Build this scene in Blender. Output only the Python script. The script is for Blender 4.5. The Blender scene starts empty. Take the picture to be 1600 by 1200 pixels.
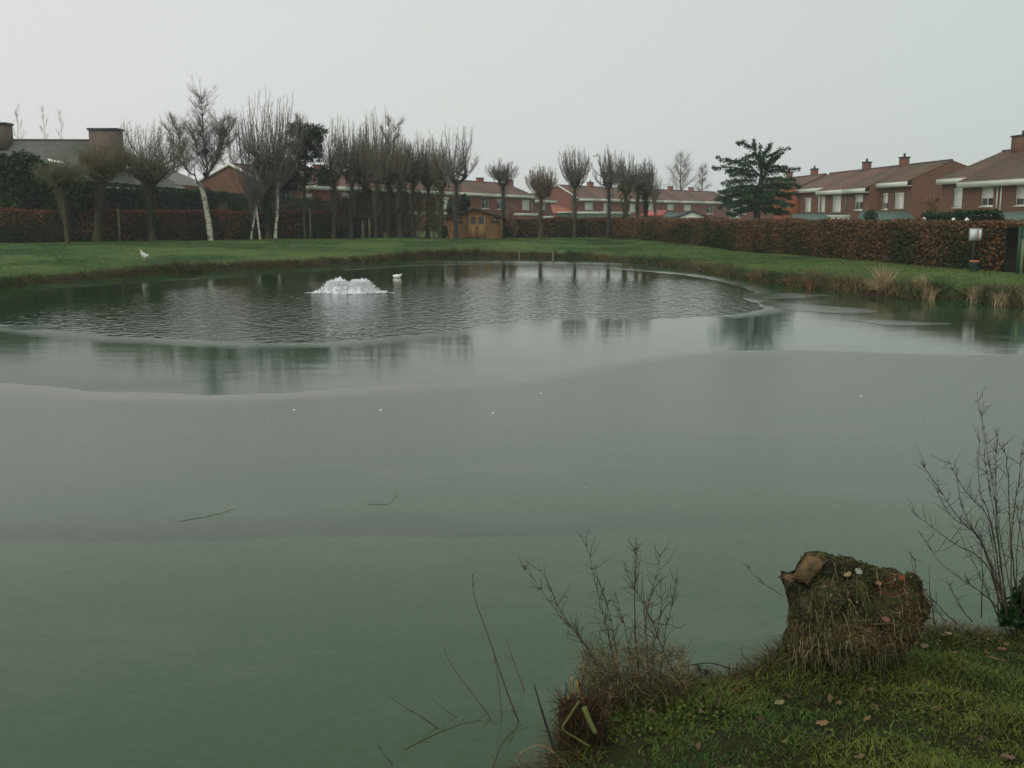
import bpy, math, random
import numpy as np
from mathutils import Vector
from mathutils.geometry import tessellate_polygon
S = bpy.context.scene
C = S.collection
PI = math.pi
# ------------------------------------------------------------------ camera, sky, sun, exposure
EYE = 2.2                       # camera height above the pond
PITCH = math.atan((600-337)/1600)
cam = bpy.data.objects.new('camera', bpy.data.cameras.new('camera'))
C.objects.link(cam); S.camera = cam
cam.data.sensor_width = 36; cam.data.lens = 36
cam.data.clip_start = 0.05; cam.data.clip_end = 3000
cam.location = (0, 0, EYE)
cam.rotation_euler = (PI/2-PITCH, 0, 0)

SUN_EL, SUN_AZ = math.radians(38), math.radians(-150)      # azimuth from +Y, clockwise positive: behind the camera on the left
w = bpy.data.worlds.new('World'); S.world = w; w.use_nodes = True
nt = w.node_tree; nt.nodes.clear()
def N(t, ty, **k):
    n = t.nodes.new(ty)
    for a, b in k.items(): setattr(n, a, b)
    return n
out = N(nt, 'ShaderNodeOutputWorld'); bg = N(nt, 'ShaderNodeBackground'); bg.inputs[1].default_value = 0.1
sky = N(nt, 'ShaderNodeTexSky', sky_type='NISHITA'); sky.sun_disc = False
sky.sun_elevation = SUN_EL; sky.sun_rotation = SUN_AZ; sky.dust_density = 4
hs = N(nt, 'ShaderNodeHueSaturation'); hs.inputs['Saturation'].default_value = 0.1; hs.inputs['Value'].default_value = 1.0
nt.links.new(sky.outputs[0], hs.inputs['Color'])
tc = N(nt, 'ShaderNodeTexCoord'); sx = N(nt, 'ShaderNodeSeparateXYZ'); nt.links.new(tc.outputs['Generated'], sx.inputs[0])
mr = N(nt, 'ShaderNodeMapRange'); mr.inputs['From Min'].default_value = -0.6; mr.inputs['From Max'].default_value = 0.6
nt.links.new(sx.outputs['X'], mr.inputs['Value'])
cl = N(nt, 'ShaderNodeMixRGB'); cl.inputs[1].default_value = (7.3, 7.42, 7.15, 1); cl.inputs[2].default_value = (5.25, 5.85, 5.5, 1)   # overcast layer, brighter towards the left
nt.links.new(mr.outputs[0], cl.inputs[0])
cn = N(nt, 'ShaderNodeTexNoise'); cn.inputs['Scale'].default_value = 1.6; cn.inputs['Detail'].default_value = 3
nt.links.new(tc.outputs['Generated'], cn.inputs['Vector'])
cm = N(nt, 'ShaderNodeMapRange'); cm.inputs['To Min'].default_value = 0.95; cm.inputs['To Max'].default_value = 1.05
nt.links.new(cn.outputs['Fac'], cm.inputs['Value'])
mu = N(nt, 'ShaderNodeVectorMath', operation='SCALE'); nt.links.new(cl.outputs[0], mu.inputs[0]); nt.links.new(cm.outputs[0], mu.inputs['Scale'])
mx = N(nt, 'ShaderNodeMixRGB'); mx.inputs[0].default_value = 0.93
nt.links.new(hs.outputs[0], mx.inputs[1]); nt.links.new(mu.outputs[0], mx.inputs[2])
nt.links.new(mx.outputs[0], bg.inputs[0]); nt.links.new(bg.outputs[0], out.inputs[0])

sun = bpy.data.objects.new('sun', bpy.data.lights.new('sun', 'SUN')); C.objects.link(sun)
sun.data.energy = 1.1; sun.data.angle = math.radians(55); sun.data.color = (1, 0.97, 0.92)
sd = Vector((math.sin(SUN_AZ)*math.cos(SUN_EL), math.cos(SUN_AZ)*math.cos(SUN_EL), math.sin(SUN_EL)))
sun.rotation_euler = sd.to_track_quat('Z', 'Y').to_euler(); sun.location = (-20, -20, 40)
vs = S.view_settings
vs.view_transform = 'Standard'; vs.look = 'None'; vs.exposure = 0.12; vs.gamma = 1; vs.use_curve_mapping = False

# ------------------------------------------------------------------ measuring helpers: photograph pixel -> point in the place
cp, sp = math.cos(PITCH), math.sin(PITCH)
def ray(u, v):
    dx = (u-800)/1600; dy = (600-v)/1600
    return dx, cp+dy*sp, -sp+dy*cp
def at_z(u, v, z=0.0):
    x, y, k = ray(u, v); t = (z-EYE)/k
    return (x*t, y*t, z)
def at_y(u, v, Y):
    x, y, k = ray(u, v); t = Y/y
    return (x*t, Y, EYE+k*t)
rng = np.random.default_rng(11)
random.seed(5)

# ------------------------------------------------------------------ materials
def mat(name, c1, c2=None, rough=0.8, scale=4.0, detail=6, bump=0.0, bscale=None, tint=False, stretch=(1, 1, 1), spec=0.3, metal=0, lo=0.35, hi=0.65, c3=None, s3=0.5):
    m = bpy.data.materials.new(name); m.use_nodes = True
    t = m.node_tree; b = t.nodes['Principled BSDF']
    b.inputs['Roughness'].default_value = rough; b.inputs['Specular IOR Level'].default_value = spec; b.inputs['Metallic'].default_value = metal
    co = N(t, 'ShaderNodeTexCoord'); mp = N(t, 'ShaderNodeMapping'); mp.inputs['Scale'].default_value = stretch
    t.links.new(co.outputs['Object'], mp.inputs[0])
    no = N(t, 'ShaderNodeTexNoise'); no.inputs['Scale'].default_value = scale; no.inputs['Detail'].default_value = detail
    t.links.new(mp.outputs[0], no.inputs['Vector'])
    rp = N(t, 'ShaderNodeMapRange'); rp.inputs['From Min'].default_value = lo; rp.inputs['From Max'].default_value = hi
    t.links.new(no.outputs['Fac'], rp.inputs['Value'])
    mi = N(t, 'ShaderNodeMixRGB'); mi.inputs[1].default_value = (*c1, 1); mi.inputs[2].default_value = (*(c2 or c1), 1)
    t.links.new(rp.outputs[0], mi.inputs[0]); last = mi.outputs[0]
    if c3:
        n3 = N(t, 'ShaderNodeTexNoise'); n3.inputs['Scale'].default_value = s3; n3.inputs['Detail'].default_value = 4
        t.links.new(co.outputs['Object'], n3.inputs['Vector'])
        r3 = N(t, 'ShaderNodeMapRange'); r3.inputs['From Min'].default_value = 0.45; r3.inputs['From Max'].default_value = 0.68
        t.links.new(n3.outputs['Fac'], r3.inputs['Value'])
        m3 = N(t, 'ShaderNodeMixRGB'); m3.inputs[2].default_value = (*c3, 1)
        t.links.new(r3.outputs[0], m3.inputs[0]); t.links.new(last, m3.inputs[1]); last = m3.outputs[0]
    if tint:
        at = N(t, 'ShaderNodeAttribute', attribute_name='tint')
        mm = N(t, 'ShaderNodeMixRGB', blend_type='MULTIPLY'); mm.inputs[0].default_value = 1
        t.links.new(last, mm.inputs[1]); t.links.new(at.outputs['Color'], mm.inputs[2]); last = mm.outputs[0]
    t.links.new(last, b.inputs['Base Color'])
    if bump:
        nb = N(t, 'ShaderNodeTexNoise'); nb.inputs['Scale'].default_value = bscale or scale*3; nb.inputs['Detail'].default_value = 6
        t.links.new(mp.outputs[0], nb.inputs['Vector'])
        bu = N(t, 'ShaderNodeBump'); bu.inputs['Strength'].default_value = bump; bu.inputs['Distance'].default_value = 0.05
        t.links.new(nb.outputs['Fac'], bu.inputs['Height']); t.links.new(bu.outputs[0], b.inputs['Normal'])
    return m
M = {}
M['brick'] = mat('brick', (.185, .058, .040), (.255, .090, .065), .9, 9, bump=.4, c3=(.17, .085, .055), s3=.9)
M['brick_brown'] = mat('brick_brown', (.140, .066, .040), (.195, .092, .056), .9, 9, bump=.4, c3=(.13, .085, .045), s3=.9)
M['brick_dull'] = mat('brick_dull', (.10, .078, .060), (.145, .11, .082), .9, 7, bump=.4)
M['brick_orange'] = mat('brick_orange', (.30, .10, .045), (.36, .13, .06), .9, 9, bump=.4)
M['tile'] = mat('tile', (.150, .085, .066), (.205, .115, .088), .8, 5, bump=.5, c3=(.13, .09, .065), s3=.6)
M['tile_brown'] = mat('tile_brown', (.13, .078, .05), (.18, .102, .066), .8, 5, bump=.5, c3=(.10, .085, .05), s3=.7)
M['tile_grey'] = mat('tile_grey', (.15, .155, .135), (.20, .20, .175), .85, 3, bump=.5, c3=(.12, .14, .10), s3=.4)
M['tile_dark'] = mat('tile_dark', (.05, .055, .07), (.08, .08, .09), .7, 3, bump=.4)
M['ridge'] = mat('ridge', (.08, .05, .055), (.11, .07, .075), .8, 3)
M['white'] = mat('white', (.78, .79, .72), (.70, .72, .64), .5, 3)
M['fascia'] = mat('fascia', (.66, .68, .58), (.56, .60, .50), .6, 1.5)
M['shutter'] = mat('shutter', (.80, .82, .76), (.72, .75, .68), .5, 2)
M['grey_pvc'] = mat('grey_pvc', (.22, .24, .22), (.28, .30, .28), .5, 3)
M['glass'] = mat('glass', (.02, .028, .035), (.04, .05, .055), .06, 2, spec=.8)
M['lead'] = mat('lead', (.03, .033, .05), (.05, .05, .07), .6, 3)
M['wood_shed'] = mat('wood_shed', (.155, .092, .040), (.20, .122, .055), .75, 6, stretch=(1, 1, 6), bump=.3, c3=(.25, .11, .04), s3=1.2)
M['wood_door'] = mat('wood_door', (.20, .12, .045), (.25, .15, .06), .75, 6, stretch=(6, 1, 1), bump=.3)
M['wood_grey'] = mat('wood_grey', (.13, .12, .08), (.20, .18, .12), .85, 6, stretch=(4, 4, 1), bump=.4)
M['felt'] = mat('felt', (.03, .045, .028), (.05, .065, .04), .9, 5, bump=.3)
M['felt_green'] = mat('felt_green', (.06, .11, .085), (.09, .14, .11), .8, 3, bump=.3)
M['bark'] = mat('bark', (.045, .040, .024), (.085, .072, .045), .9, 6, bump=.8, stretch=(3, 3, 1), c3=(.045, .06, .02), s3=1.5)
M['bark_dark'] = mat('bark_dark', (.028, .030, .026), (.05, .05, .042), .9, 6, bump=.8, stretch=(3, 3, 1))
M['birch'] = mat('birch', (.58, .57, .48), (.38, .37, .29), .7, 3, lo=.45, hi=.6, stretch=(1, 1, 3), bump=.3, c3=(.06, .055, .045), s3=3.2)
M['twig'] = mat('twig', (.130, .120, .104), (.200, .185, .162), .85, 2, tint=True)
M['twig_near'] = mat('twig_near', (.035, .028, .022), (.06, .045, .032), .8, 20, tint=True)
M['leaf'] = mat('leaf', (.9, .9, .9), (1, 1, 1), .75, 3, tint=True, spec=.2)
M['blade'] = mat('blade', (.9, .9, .9), (1, 1, 1), .65, 3, tint=True, spec=.25)
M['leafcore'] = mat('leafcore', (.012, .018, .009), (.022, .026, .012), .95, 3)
M['soil'] = mat('soil', (.03, .022, .014), (.05, .036, .022), .95, 9, bump=.8)
M['bird_white'] = mat('bird_white', (.80, .79, .72), (.72, .71, .66), .6, 8)
M['bird_beak'] = mat('bird_beak', (.6, .28, .05), None, .5)
M['bird_dark'] = mat('bird_dark', (.02, .02, .02), None, .4)
M['bin_green'] = mat('bin_green', (.012, .03, .022), (.02, .04, .03), .5, 4)
M['orange'] = mat('orange', (.34, .14, .06), (.28, .12, .05), .6, 4)
M['orange_roof'] = mat('orange_roof', (.36, .125, .06), (.28, .10, .05), .7, 3)
M['red_roof'] = mat('red_roof', (.46, .10, .075), (.36, .09, .07), .6, 2)
M['paper'] = mat('paper', (.66, .69, .69), (.60, .63, .65), .8, 2)
M['blue_edge'] = mat('blue_edge', (.25, .28, .5), None, .5)
M['red_edge'] = mat('red_edge', (.45, .12, .08), None, .5)
M['gate_green'] = mat('gate_green', (.02, .06, .034), (.03, .075, .042), .6, 6)
M['post_green'] = mat('post_green', (.10, .13, .07), (.16, .19, .10), .8, 6, stretch=(3, 3, 1))
M['wood_cut'] = mat('wood_cut', (.34, .215, .10), (.20, .12, .055), .85, 30, stretch=(.5, 2, 2), bump=.9, c3=(.10, .075, .03), s3=14)
M['stump_bark'] = mat('stump_bark', (.028, .022, .014), (.075, .055, .032), .9, 12, bump=1.0, c3=(.04, .05, .012), s3=6)
M['moss'] = mat('moss', (.036, .042, .010), (.065, .056, .020), .95, 14, bump=1.0, c3=(.05, .032, .016), s3=5)
M['reed'] = mat('reed', (.16, .16, .055), (.24, .19, .085), .7, 8, tint=True)
M['wire'] = mat('wire', (.02, .025, .03), (.04, .04, .04), .5, 8, metal=.4)
M['foam'] = mat('foam', (.93, .95, .97), (.84, .88, .93), .4, 9, bump=.3, spec=.4)
_fb = M['foam'].node_tree.nodes['Principled BSDF']; _fb.inputs['Subsurface Weight'].default_value = .8; _fb.inputs['Subsurface Radius'].default_value = (.3, .3, .3); _fb.inputs['Subsurface Scale'].default_value = .3

# ------------------------------------------------------------------ mesh helpers
def make_obj(name, V, quads=None, tris=None, m=None, parent=None, tint=None, smooth=False, polys=None, props=None):
    V = np.asarray(V, dtype=np.float32).reshape(-1, 3)
    me = bpy.data.meshes.new(name)
    loops = []; starts = []; n = 0
    for F, k in ((quads, 4), (tris, 3)):
        if F is not None and len(F):
            F = np.asarray(F, dtype=np.int32).reshape(-1, k)
            loops.append(F.ravel()); starts.append(np.arange(len(F), dtype=np.int32)*k+n); n += F.size
    for p in (polys or []):
        loops.append(np.array(p, dtype=np.int32)); starts.append(np.array([n], dtype=np.int32)); n += len(p)
    L = np.concatenate(loops); St = np.concatenate(starts)
    me.vertices.add(len(V)); me.vertices.foreach_set('co', V.ravel())
    me.loops.add(len(L)); me.loops.foreach_set('vertex_index', L)
    me.polygons.add(len(St)); me.polygons.foreach_set('loop_start', St)
    if smooth: me.polygons.foreach_set('use_smooth', np.ones(len(St), dtype=bool))
    me.update(calc_edges=True); me.validate()
    if tint is not None:
        T = np.asarray(tint, dtype=np.float32).reshape(-1, 3)
        a = me.color_attributes.new('tint', 'FLOAT_COLOR', 'POINT')
        a.data.foreach_set('color', np.c_[T, np.ones(len(T), dtype=np.float32)].ravel())
    if m is not None: me.materials.append(m if not isinstance(m, str) else M[m])
    o = bpy.data.objects.new(name, me); C.objects.link(o)
    if parent is not None: o.parent = parent
    for k, v in (props or {}).items(): o[k] = v
    return o
class MB:
    """collects shapes for ONE mesh"""
    def __init__(s): s.V = []; s.Q = []; s.T = []; s.P = []; s.n = 0
    def add(s, V, Q=None, T=None, P=None):
        V = np.asarray(V, dtype=float).reshape(-1, 3); s.V.append(V)
        if Q is not None and len(Q): s.Q.append(np.asarray(Q)+s.n)
        if T is not None and len(T): s.T.append(np.asarray(T)+s.n)
        for p in (P or []): s.P.append([i+s.n for i in p])
        s.n += len(V); return s
    def hexa(s, c8): return s.add(c8, Q=[[3, 2, 1, 0], [4, 5, 6, 7], [0, 1, 5, 4], [1, 2, 6, 5], [2, 3, 7, 6], [3, 0, 4, 7]])
    def box(s, a, b, f=None):
        (x0, y0, z0), (x1, y1, z1) = a, b
        c = [(x0, y0, z0), (x1, y0, z0), (x1, y1, z0), (x0, y1, z0), (x0, y0, z1), (x1, y0, z1), (x1, y1, z1), (x0, y1, z1)]
        return s.hexa([f(*q) for q in c] if f else c)
    def tube(s, pts, rad, n=6, cap=True):
        pts = [Vector(p) for p in pts]; k = len(pts)
        if not hasattr(rad, '__len__'): rad = [rad]*k
        V = []
        for i, p in enumerate(pts):
            d = (pts[min(i+1, k-1)]-pts[max(i-1, 0)]).normalized()
            a = d.cross(Vector((0.13, 0.99, 0.05))).normalized(); b = d.cross(a)
            for j in range(n):
                t = 2*PI*j/n; V.append(p+(a*math.cos(t)+b*math.sin(t))*rad[i])
        Q = [[i*n+j, i*n+(j+1) % n, (i+1)*n+(j+1) % n, (i+1)*n+j] for i in range(k-1) for j in range(n)]
        P = [list(range(n))[::-1], [(k-1)*n+j for j in range(n)]] if cap else []
        return s.add([tuple(v) for v in V], Q=Q, P=P)
    def lathe(s, prof, c=(0, 0, 0), n=12, sx=1, sy=1):
        V = [(c[0]+r*sx*math.cos(2*PI*j/n), c[1]+r*sy*math.sin(2*PI*j/n), c[2]+z) for r, z in prof for j in range(n)]
        Q = [[i*n+j, i*n+(j+1) % n, (i+1)*n+(j+1) % n, (i+1)*n+j] for i in range(len(prof)-1) for j in range(n)]
        return s.add(V, Q=Q, P=[list(range(n))[::-1], [(len(prof)-1)*n+j for j in range(n)]])
    def build(s, name, m, parent=None, smooth=False, tint=None, props=None):
        return make_obj(name, np.concatenate(s.V), np.concatenate(s.Q) if s.Q else None, np.concatenate(s.T) if s.T else None, m, parent, tint, smooth, s.P, props)
def sticks(P0, P1, r0, r1, sides=3):
    """many thin tapered prisms -> V, Q"""
    P0 = np.asarray(P0, float); P1 = np.asarray(P1, float); n = len(P0)
    r0 = np.broadcast_to(r0, n); r1 = np.broadcast_to(r1, n)
    d = P1-P0; d = d/np.maximum(np.linalg.norm(d, axis=1, keepdims=True), 1e-9)
    ref = np.where(np.abs(d[:, 2:3]) > .9, [[1., 0, 0]], [[0, 0, 1.]])
    a = np.cross(d, ref); a /= np.linalg.norm(a, axis=1, keepdims=True); b = np.cross(d, a)
    V = np.empty((n, 2*sides, 3))
    for j in range(sides):
        t = 2*PI*j/sides; o = a*math.cos(t)+b*math.sin(t)
        V[:, j] = P0+o*r0[:, None]; V[:, sides+j] = P1+o*r1[:, None]
    base = np.array([[j, (j+1) % sides, sides+(j+1) % sides, sides+j] for j in range(sides)])
    Q = (base[None]+(np.arange(n)*2*sides)[:, None, None]).reshape(-1, 4)
    return V.reshape(-1, 3), Q
def cards(P, size, flat=0.0, nrm=None, jit=0.5, r=rng, aspect=1.6):
    """leaf-sized pointed quads -> V, Q"""
    n = len(P); size = np.broadcast_to(size, n)[:, None]
    a = r.normal(size=(n, 3)); a[:, 2] *= (1-flat); a /= np.linalg.norm(a, axis=1, keepdims=True)
    b = r.normal(size=(n, 3)); b[:, 2] *= (1-flat); b -= (a*b).sum(1, keepdims=True)*a; b /= np.linalg.norm(b, axis=1, keepdims=True)
    L = a*size*aspect*.5; W = b*size*.5
    c = np.cross(a, b)*size*.18
    V = np.stack([P-L, P-W+c, P+L, P+W+c], 1).reshape(-1, 3)
    return V, np.arange(n*4).reshape(-1, 4)
def vnoise(x, y, s, seed=0):
    """smooth value noise, numpy"""
    x = np.asarray(x, float)*s; y = np.asarray(y, float)*s
    xi = np.floor(x).astype(np.int64); yi = np.floor(y).astype(np.int64); fx = x-xi; fy = y-yi
    fx = fx*fx*(3-2*fx); fy = fy*fy*(3-2*fy)
    def h(a, b):
        k = (a*374761393+b*668265263+seed*1442695041) & 0xffffffff
        k = ((k ^ (k >> 13))*1274126177) & 0xffffffff
        return ((k ^ (k >> 16)) & 0xffff)/65535.0
    return (h(xi, yi)*(1-fx)+h(xi+1, yi)*fx)*(1-fy)+(h(xi, yi+1)*(1-fx)+h(xi+1, yi+1)*fx)*fy
def fbm(x, y, s, seed=0, o=4):
    return sum(vnoise(x, y, s*2**i, seed+i)/2**i for i in range(o))/(2-2**(1-o))
def empty(name, loc, label, cat, group=None):
    o = bpy.data.objects.new(name, None); C.objects.link(o); o.location = loc; o.empty_display_size = .3
    tag(o, label, cat, group); return o
def tag(o, label, cat, group=None):
    o['label'] = label; o['category'] = cat
    if group: o['group'] = group
    return o
def rooted(o, loc):
    """children were built in world coordinates: hang them so that they stay put under an Empty at loc"""
    bpy_off = Vector(loc)
    for ch in o.children:
        ch.location = ch.location-bpy_off
    return o
def lin(*c): return tuple(((v/255)/12.92 if v <= 10 else ((v/255+.055)/1.055)**2.4) for v in c)

# ------------------------------------------------------------------ pond outline and terrain
shore = [(0, 450), (50, 446), (100, 440), (200, 432), (300, 427), (400, 420), (470, 417), (560, 412), (640, 406), (700, 402), (800, 403), (900, 405), (960, 408), (1000, 412), (1050, 418),
         (1100, 425), (1150, 434), (1200, 442), (1250, 449), (1300, 455), (1350, 462), (1420, 467), (1500, 470), (1560, 477), (1600, 480)]
far_pts = [at_z(u, v)[:2] for u, v in shore]
right_pts = [(13.6, 21.5), (13.9, 17), (12.5, 12.5), (9.5, 9.0), (6.5, 7.0), (4.2, 5.7), (3.1, 4.95)]
rim = [(2.38, 4.51), (1.95, 4.54), (1.62, 4.45), (1.19, 4.20), (.95, 4.10), (.73, 3.89), (.5, 3.76), (.36, 3.62), (.17, 3.52), (.13, 3.33), (-.1, 3.16)]
rim = [(x-.03-.03*(.2 < x < .8), y+.09-.06*(.8 < x < 1.1)+.09*(.2 < x < .8)) for x, y in rim]
back_pts = [(-.9, 2.4), (-2.5, 1.0), (-5, .2), (-9, .6), (-12.5, 3), (-15, 8), (-16.4, 15), (-16.6, 24)]
def catmull(pts, k=6, closed=True):
    P = np.array(pts, float); n = len(P); o = []
    for i in range(n if closed else n-1):
        p0, p1, p2, p3 = (P[(i-1) % n], P[i], P[(i+1) % n], P[(i+2) % n]) if closed else (P[max(i-1, 0)], P[i], P[i+1], P[min(i+2, n-1)])
        for t in np.arange(k)/k:
            o.append(.5*((2*p1)+(-p0+p2)*t+(2*p0-5*p1+4*p2-p3)*t*t+(-p0+3*p1-3*p2+p3)*t**3))
    if not closed: o.append(P[-1])
    return np.array(o)
POND = catmull(far_pts+right_pts+rim+back_pts, 6)
_k = np.where(POND[:, 1] > 8, .16, .025)[:, None]
POND = POND+(np.c_[vnoise(POND[:, 0], POND[:, 1], 1.3, 5), vnoise(POND[:, 0], POND[:, 1], 1.3, 9)]-.5)*2*_k
def sdist(x, y, poly=POND):
    """signed distance to the pond: positive on land"""
    x = np.asarray(x, float).ravel(); y = np.asarray(y, float).ravel()
    d2 = np.full(len(x), 1e12); ins = np.zeros(len(x), bool)
    A = poly; B = np.roll(poly, -1, 0)
    for (ax, ay), (bx, by) in zip(A, B):
        ex, ey = bx-ax, by-ay; q = ex*ex+ey*ey+1e-12
        t = np.clip(((x-ax)*ex+(y-ay)*ey)/q, 0, 1)
        d2 = np.minimum(d2, (x-ax-t*ex)**2+(y-ay-t*ey)**2)
        c = (ay > y) != (by > y)
        ins ^= c & (x < (bx-ax)*(y-ay)/(by-ay+1e-12)+ax)
    d = np.sqrt(d2); return np.where(ins, -d, d)
def sst(a, b, x): t = np.clip((x-a)/(b-a), 0, 1); return t*t*(3-2*t)
def height(x, y, d=None):
    x = np.asarray(x, float).ravel(); y = np.asarray(y, float).ravel()
    if d is None: d = sdist(x, y)
    near = 1-sst(7, 12, y)
    zn = -.05+.33*sst(-.02, .11, d)+.24*sst(.1, 1.8, d)
    zf = -.05+.30*sst(-.05, .30, d)+.12*sst(.3, 3.5, d)+.15*sst(3, 14, d)
    z = np.where(d > -.06, zn*near+zf*(1-near), -.05-.5*sst(.06, 2.5, -d))
    lump = (fbm(x, y, 1.1, 3)-.5)*.16*near*sst(.05, .5, d)+(fbm(x, y, 4.5, 8)-.5)*.14*near*sst(.03, .25, d)
    lump += (fbm(x, y, .35, 13)-.5)*.22*(1-near)*sst(1, 5, d)*(1-sst(120, 200, np.hypot(x, y)))
    mound = .10*np.exp(-(((x-1.42)/.33)**2+((y-4.12)/.22)**2))
    return z+lump+mound*sst(-.02, .1, d)
def axis(dense, step, mid, mstep, far):
    a = list(np.arange(dense[0], dense[1], step)); v = dense[1]; s = mstep
    while v < mid[1]: a.append(v); v += s
    while v < far: a.append(v); s *= 1.25; v += s
    a.append(far); v = dense[0]-mstep; s = mstep
    while v > mid[0]: a.append(v); v -= s
    while v > -far: a.append(v); s *= 1.25; v -= s
    a.append(-far); return np.array(sorted(a))
gx = axis((-.6, 3.2), .045, (-19, 17), .28, 1500); gy = axis((2.8, 5.2), .045, (-3, 62), .28, 1500)
GX, GY = np.meshgrid(gx, gy); D = sdist(GX, GY); Z = height(GX, GY, D)
nxg, nyg = len(gx), len(gy)
idx = np.arange(nxg*nyg).reshape(nyg, nxg)
quads = np.stack([idx[:-1, :-1], idx[:-1, 1:], idx[1:, 1:], idx[1:, :-1]], -1).reshape(-1, 4)
X1, Y1 = GX.ravel(), GY.ravel()
soilk = 1-sst(.06, np.where(Y1 < 8, .12, .62), D+(vnoise(X1, Y1, 2.2, 4)-.5)*.25*(Y1 > 8))
dry = np.clip((fbm(X1, Y1, .5, 31)-.45)*2.2, 0, 1)*(1-sst(.5, 4.5, D))
green = np.array([.084, .130, .040]); gdark = np.array([.036, .080, .020]); tan = np.array([.100, .085, .034]); soil = np.array([.032, .022, .013])
k = np.clip((fbm(X1, Y1*.8, .35, 40, 5)-.36)*3.6, 0, 1)[:, None]
col = gdark*(1-k)+green*k
yl = np.clip((fbm(X1, Y1*.7, .16, 60, 5)-.46)*4, 0, 1)[:, None]*.4
col = col*(1-yl)+np.array([.085, .115, .03])*yl
col = col*(1-dry[:, None]*.6)+tan*dry[:, None]*.6
nearm = (1-sst(6, 9, Y1))[:, None]
col = col*(1-nearm)+(np.array([.022, .026, .010])*(1-.6*k)+np.array([.03, .034, .01])*.6*k)*nearm
col = col*(1-soilk[:, None])+soil*soilk[:, None]
gm = mat('ground_grass', (.80, .82, .78), (1.15, 1.12, 1.1), .92, 1.6, 8, bump=.9, bscale=7, tint=True, spec=.1)
ground = make_obj('ground', np.c_[X1, Y1, Z], quads, None, gm, None, col, True, props={'kind': 'structure'})

# ------------------------------------------------------------------ water and ice
def water_mat(name, base, rough, ior, ripple):
    m = bpy.data.materials.new(name); m.use_nodes = True; t = m.node_tree; b = t.nodes['Principled BSDF']
    b.inputs['IOR'].default_value = ior; b.inputs['Roughness'].default_value = rough
    b.inputs['Base Color'].default_value = (*base, 1)
    co = N(t, 'ShaderNodeTexCoord')
    h = None
    for sc, am, st in ripple:
        mp = N(t, 'ShaderNodeMapping'); mp.inputs['Scale'].default_value = st; t.links.new(co.outputs['Object'], mp.inputs[0])
        n = N(t, 'ShaderNodeTexNoise'); n.inputs['Scale'].default_value = sc; n.inputs['Detail'].default_value = 2.5; n.inputs['Distortion'].default_value = .4
        t.links.new(mp.outputs[0], n.inputs['Vector'])
        k = N(t, 'ShaderNodeMath', operation='MULTIPLY'); k.inputs[1].default_value = am; t.links.new(n.outputs['Fac'], k.inputs[0])
        if h is None: h = k.outputs[0]
        else:
            a = N(t, 'ShaderNodeMath', operation='ADD'); t.links.new(h, a.inputs[0]); t.links.new(k.outputs[0], a.inputs[1]); h = a.outputs[0]
    bu = N(t, 'ShaderNodeBump'); bu.inputs['Strength'].default_value = 1; bu.inputs['Distance'].default_value = 1
    # wavelets die down away from the fountain
    vm = N(t, 'ShaderNodeVectorMath', operation='DISTANCE'); vm.inputs[1].default_value = (.5, 25, 0); t.links.new(co.outputs['Object'], vm.inputs[0])
    fd = N(t, 'ShaderNodeMapRange'); fd.inputs['From Min'].default_value = 5; fd.inputs['From Max'].default_value = 13; fd.inputs['To Min'].default_value = .85; fd.inputs['To Max'].default_value = .07; t.links.new(vm.outputs['Value'], fd.inputs['Value'])
    ml = N(t, 'ShaderNodeMath', operation='MULTIPLY'); t.links.new(h, ml.inputs[0]); t.links.new(fd.outputs[0], ml.inputs[1]); h = ml.outputs[0]
    t.links.new(h, bu.inputs['Height']); t.links.new(bu.outputs[0], b.inputs['Normal'])
    return m
M['water'] = water_mat('pond_water', (.012, .040, .014), .06, 1.33, [(3.6, .034, (1.2, 1, 1)), (9, .006, (1, 1, 1)), (.7, .010, (1, 1, 1))])
make_obj('pond_water', [(-22, -6, 0), (18, -6, 0), (18, 62, 0), (-22, 62, 0)], [[0, 1, 2, 3]], None, M['water'], props={'kind': 'structure'})

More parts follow.
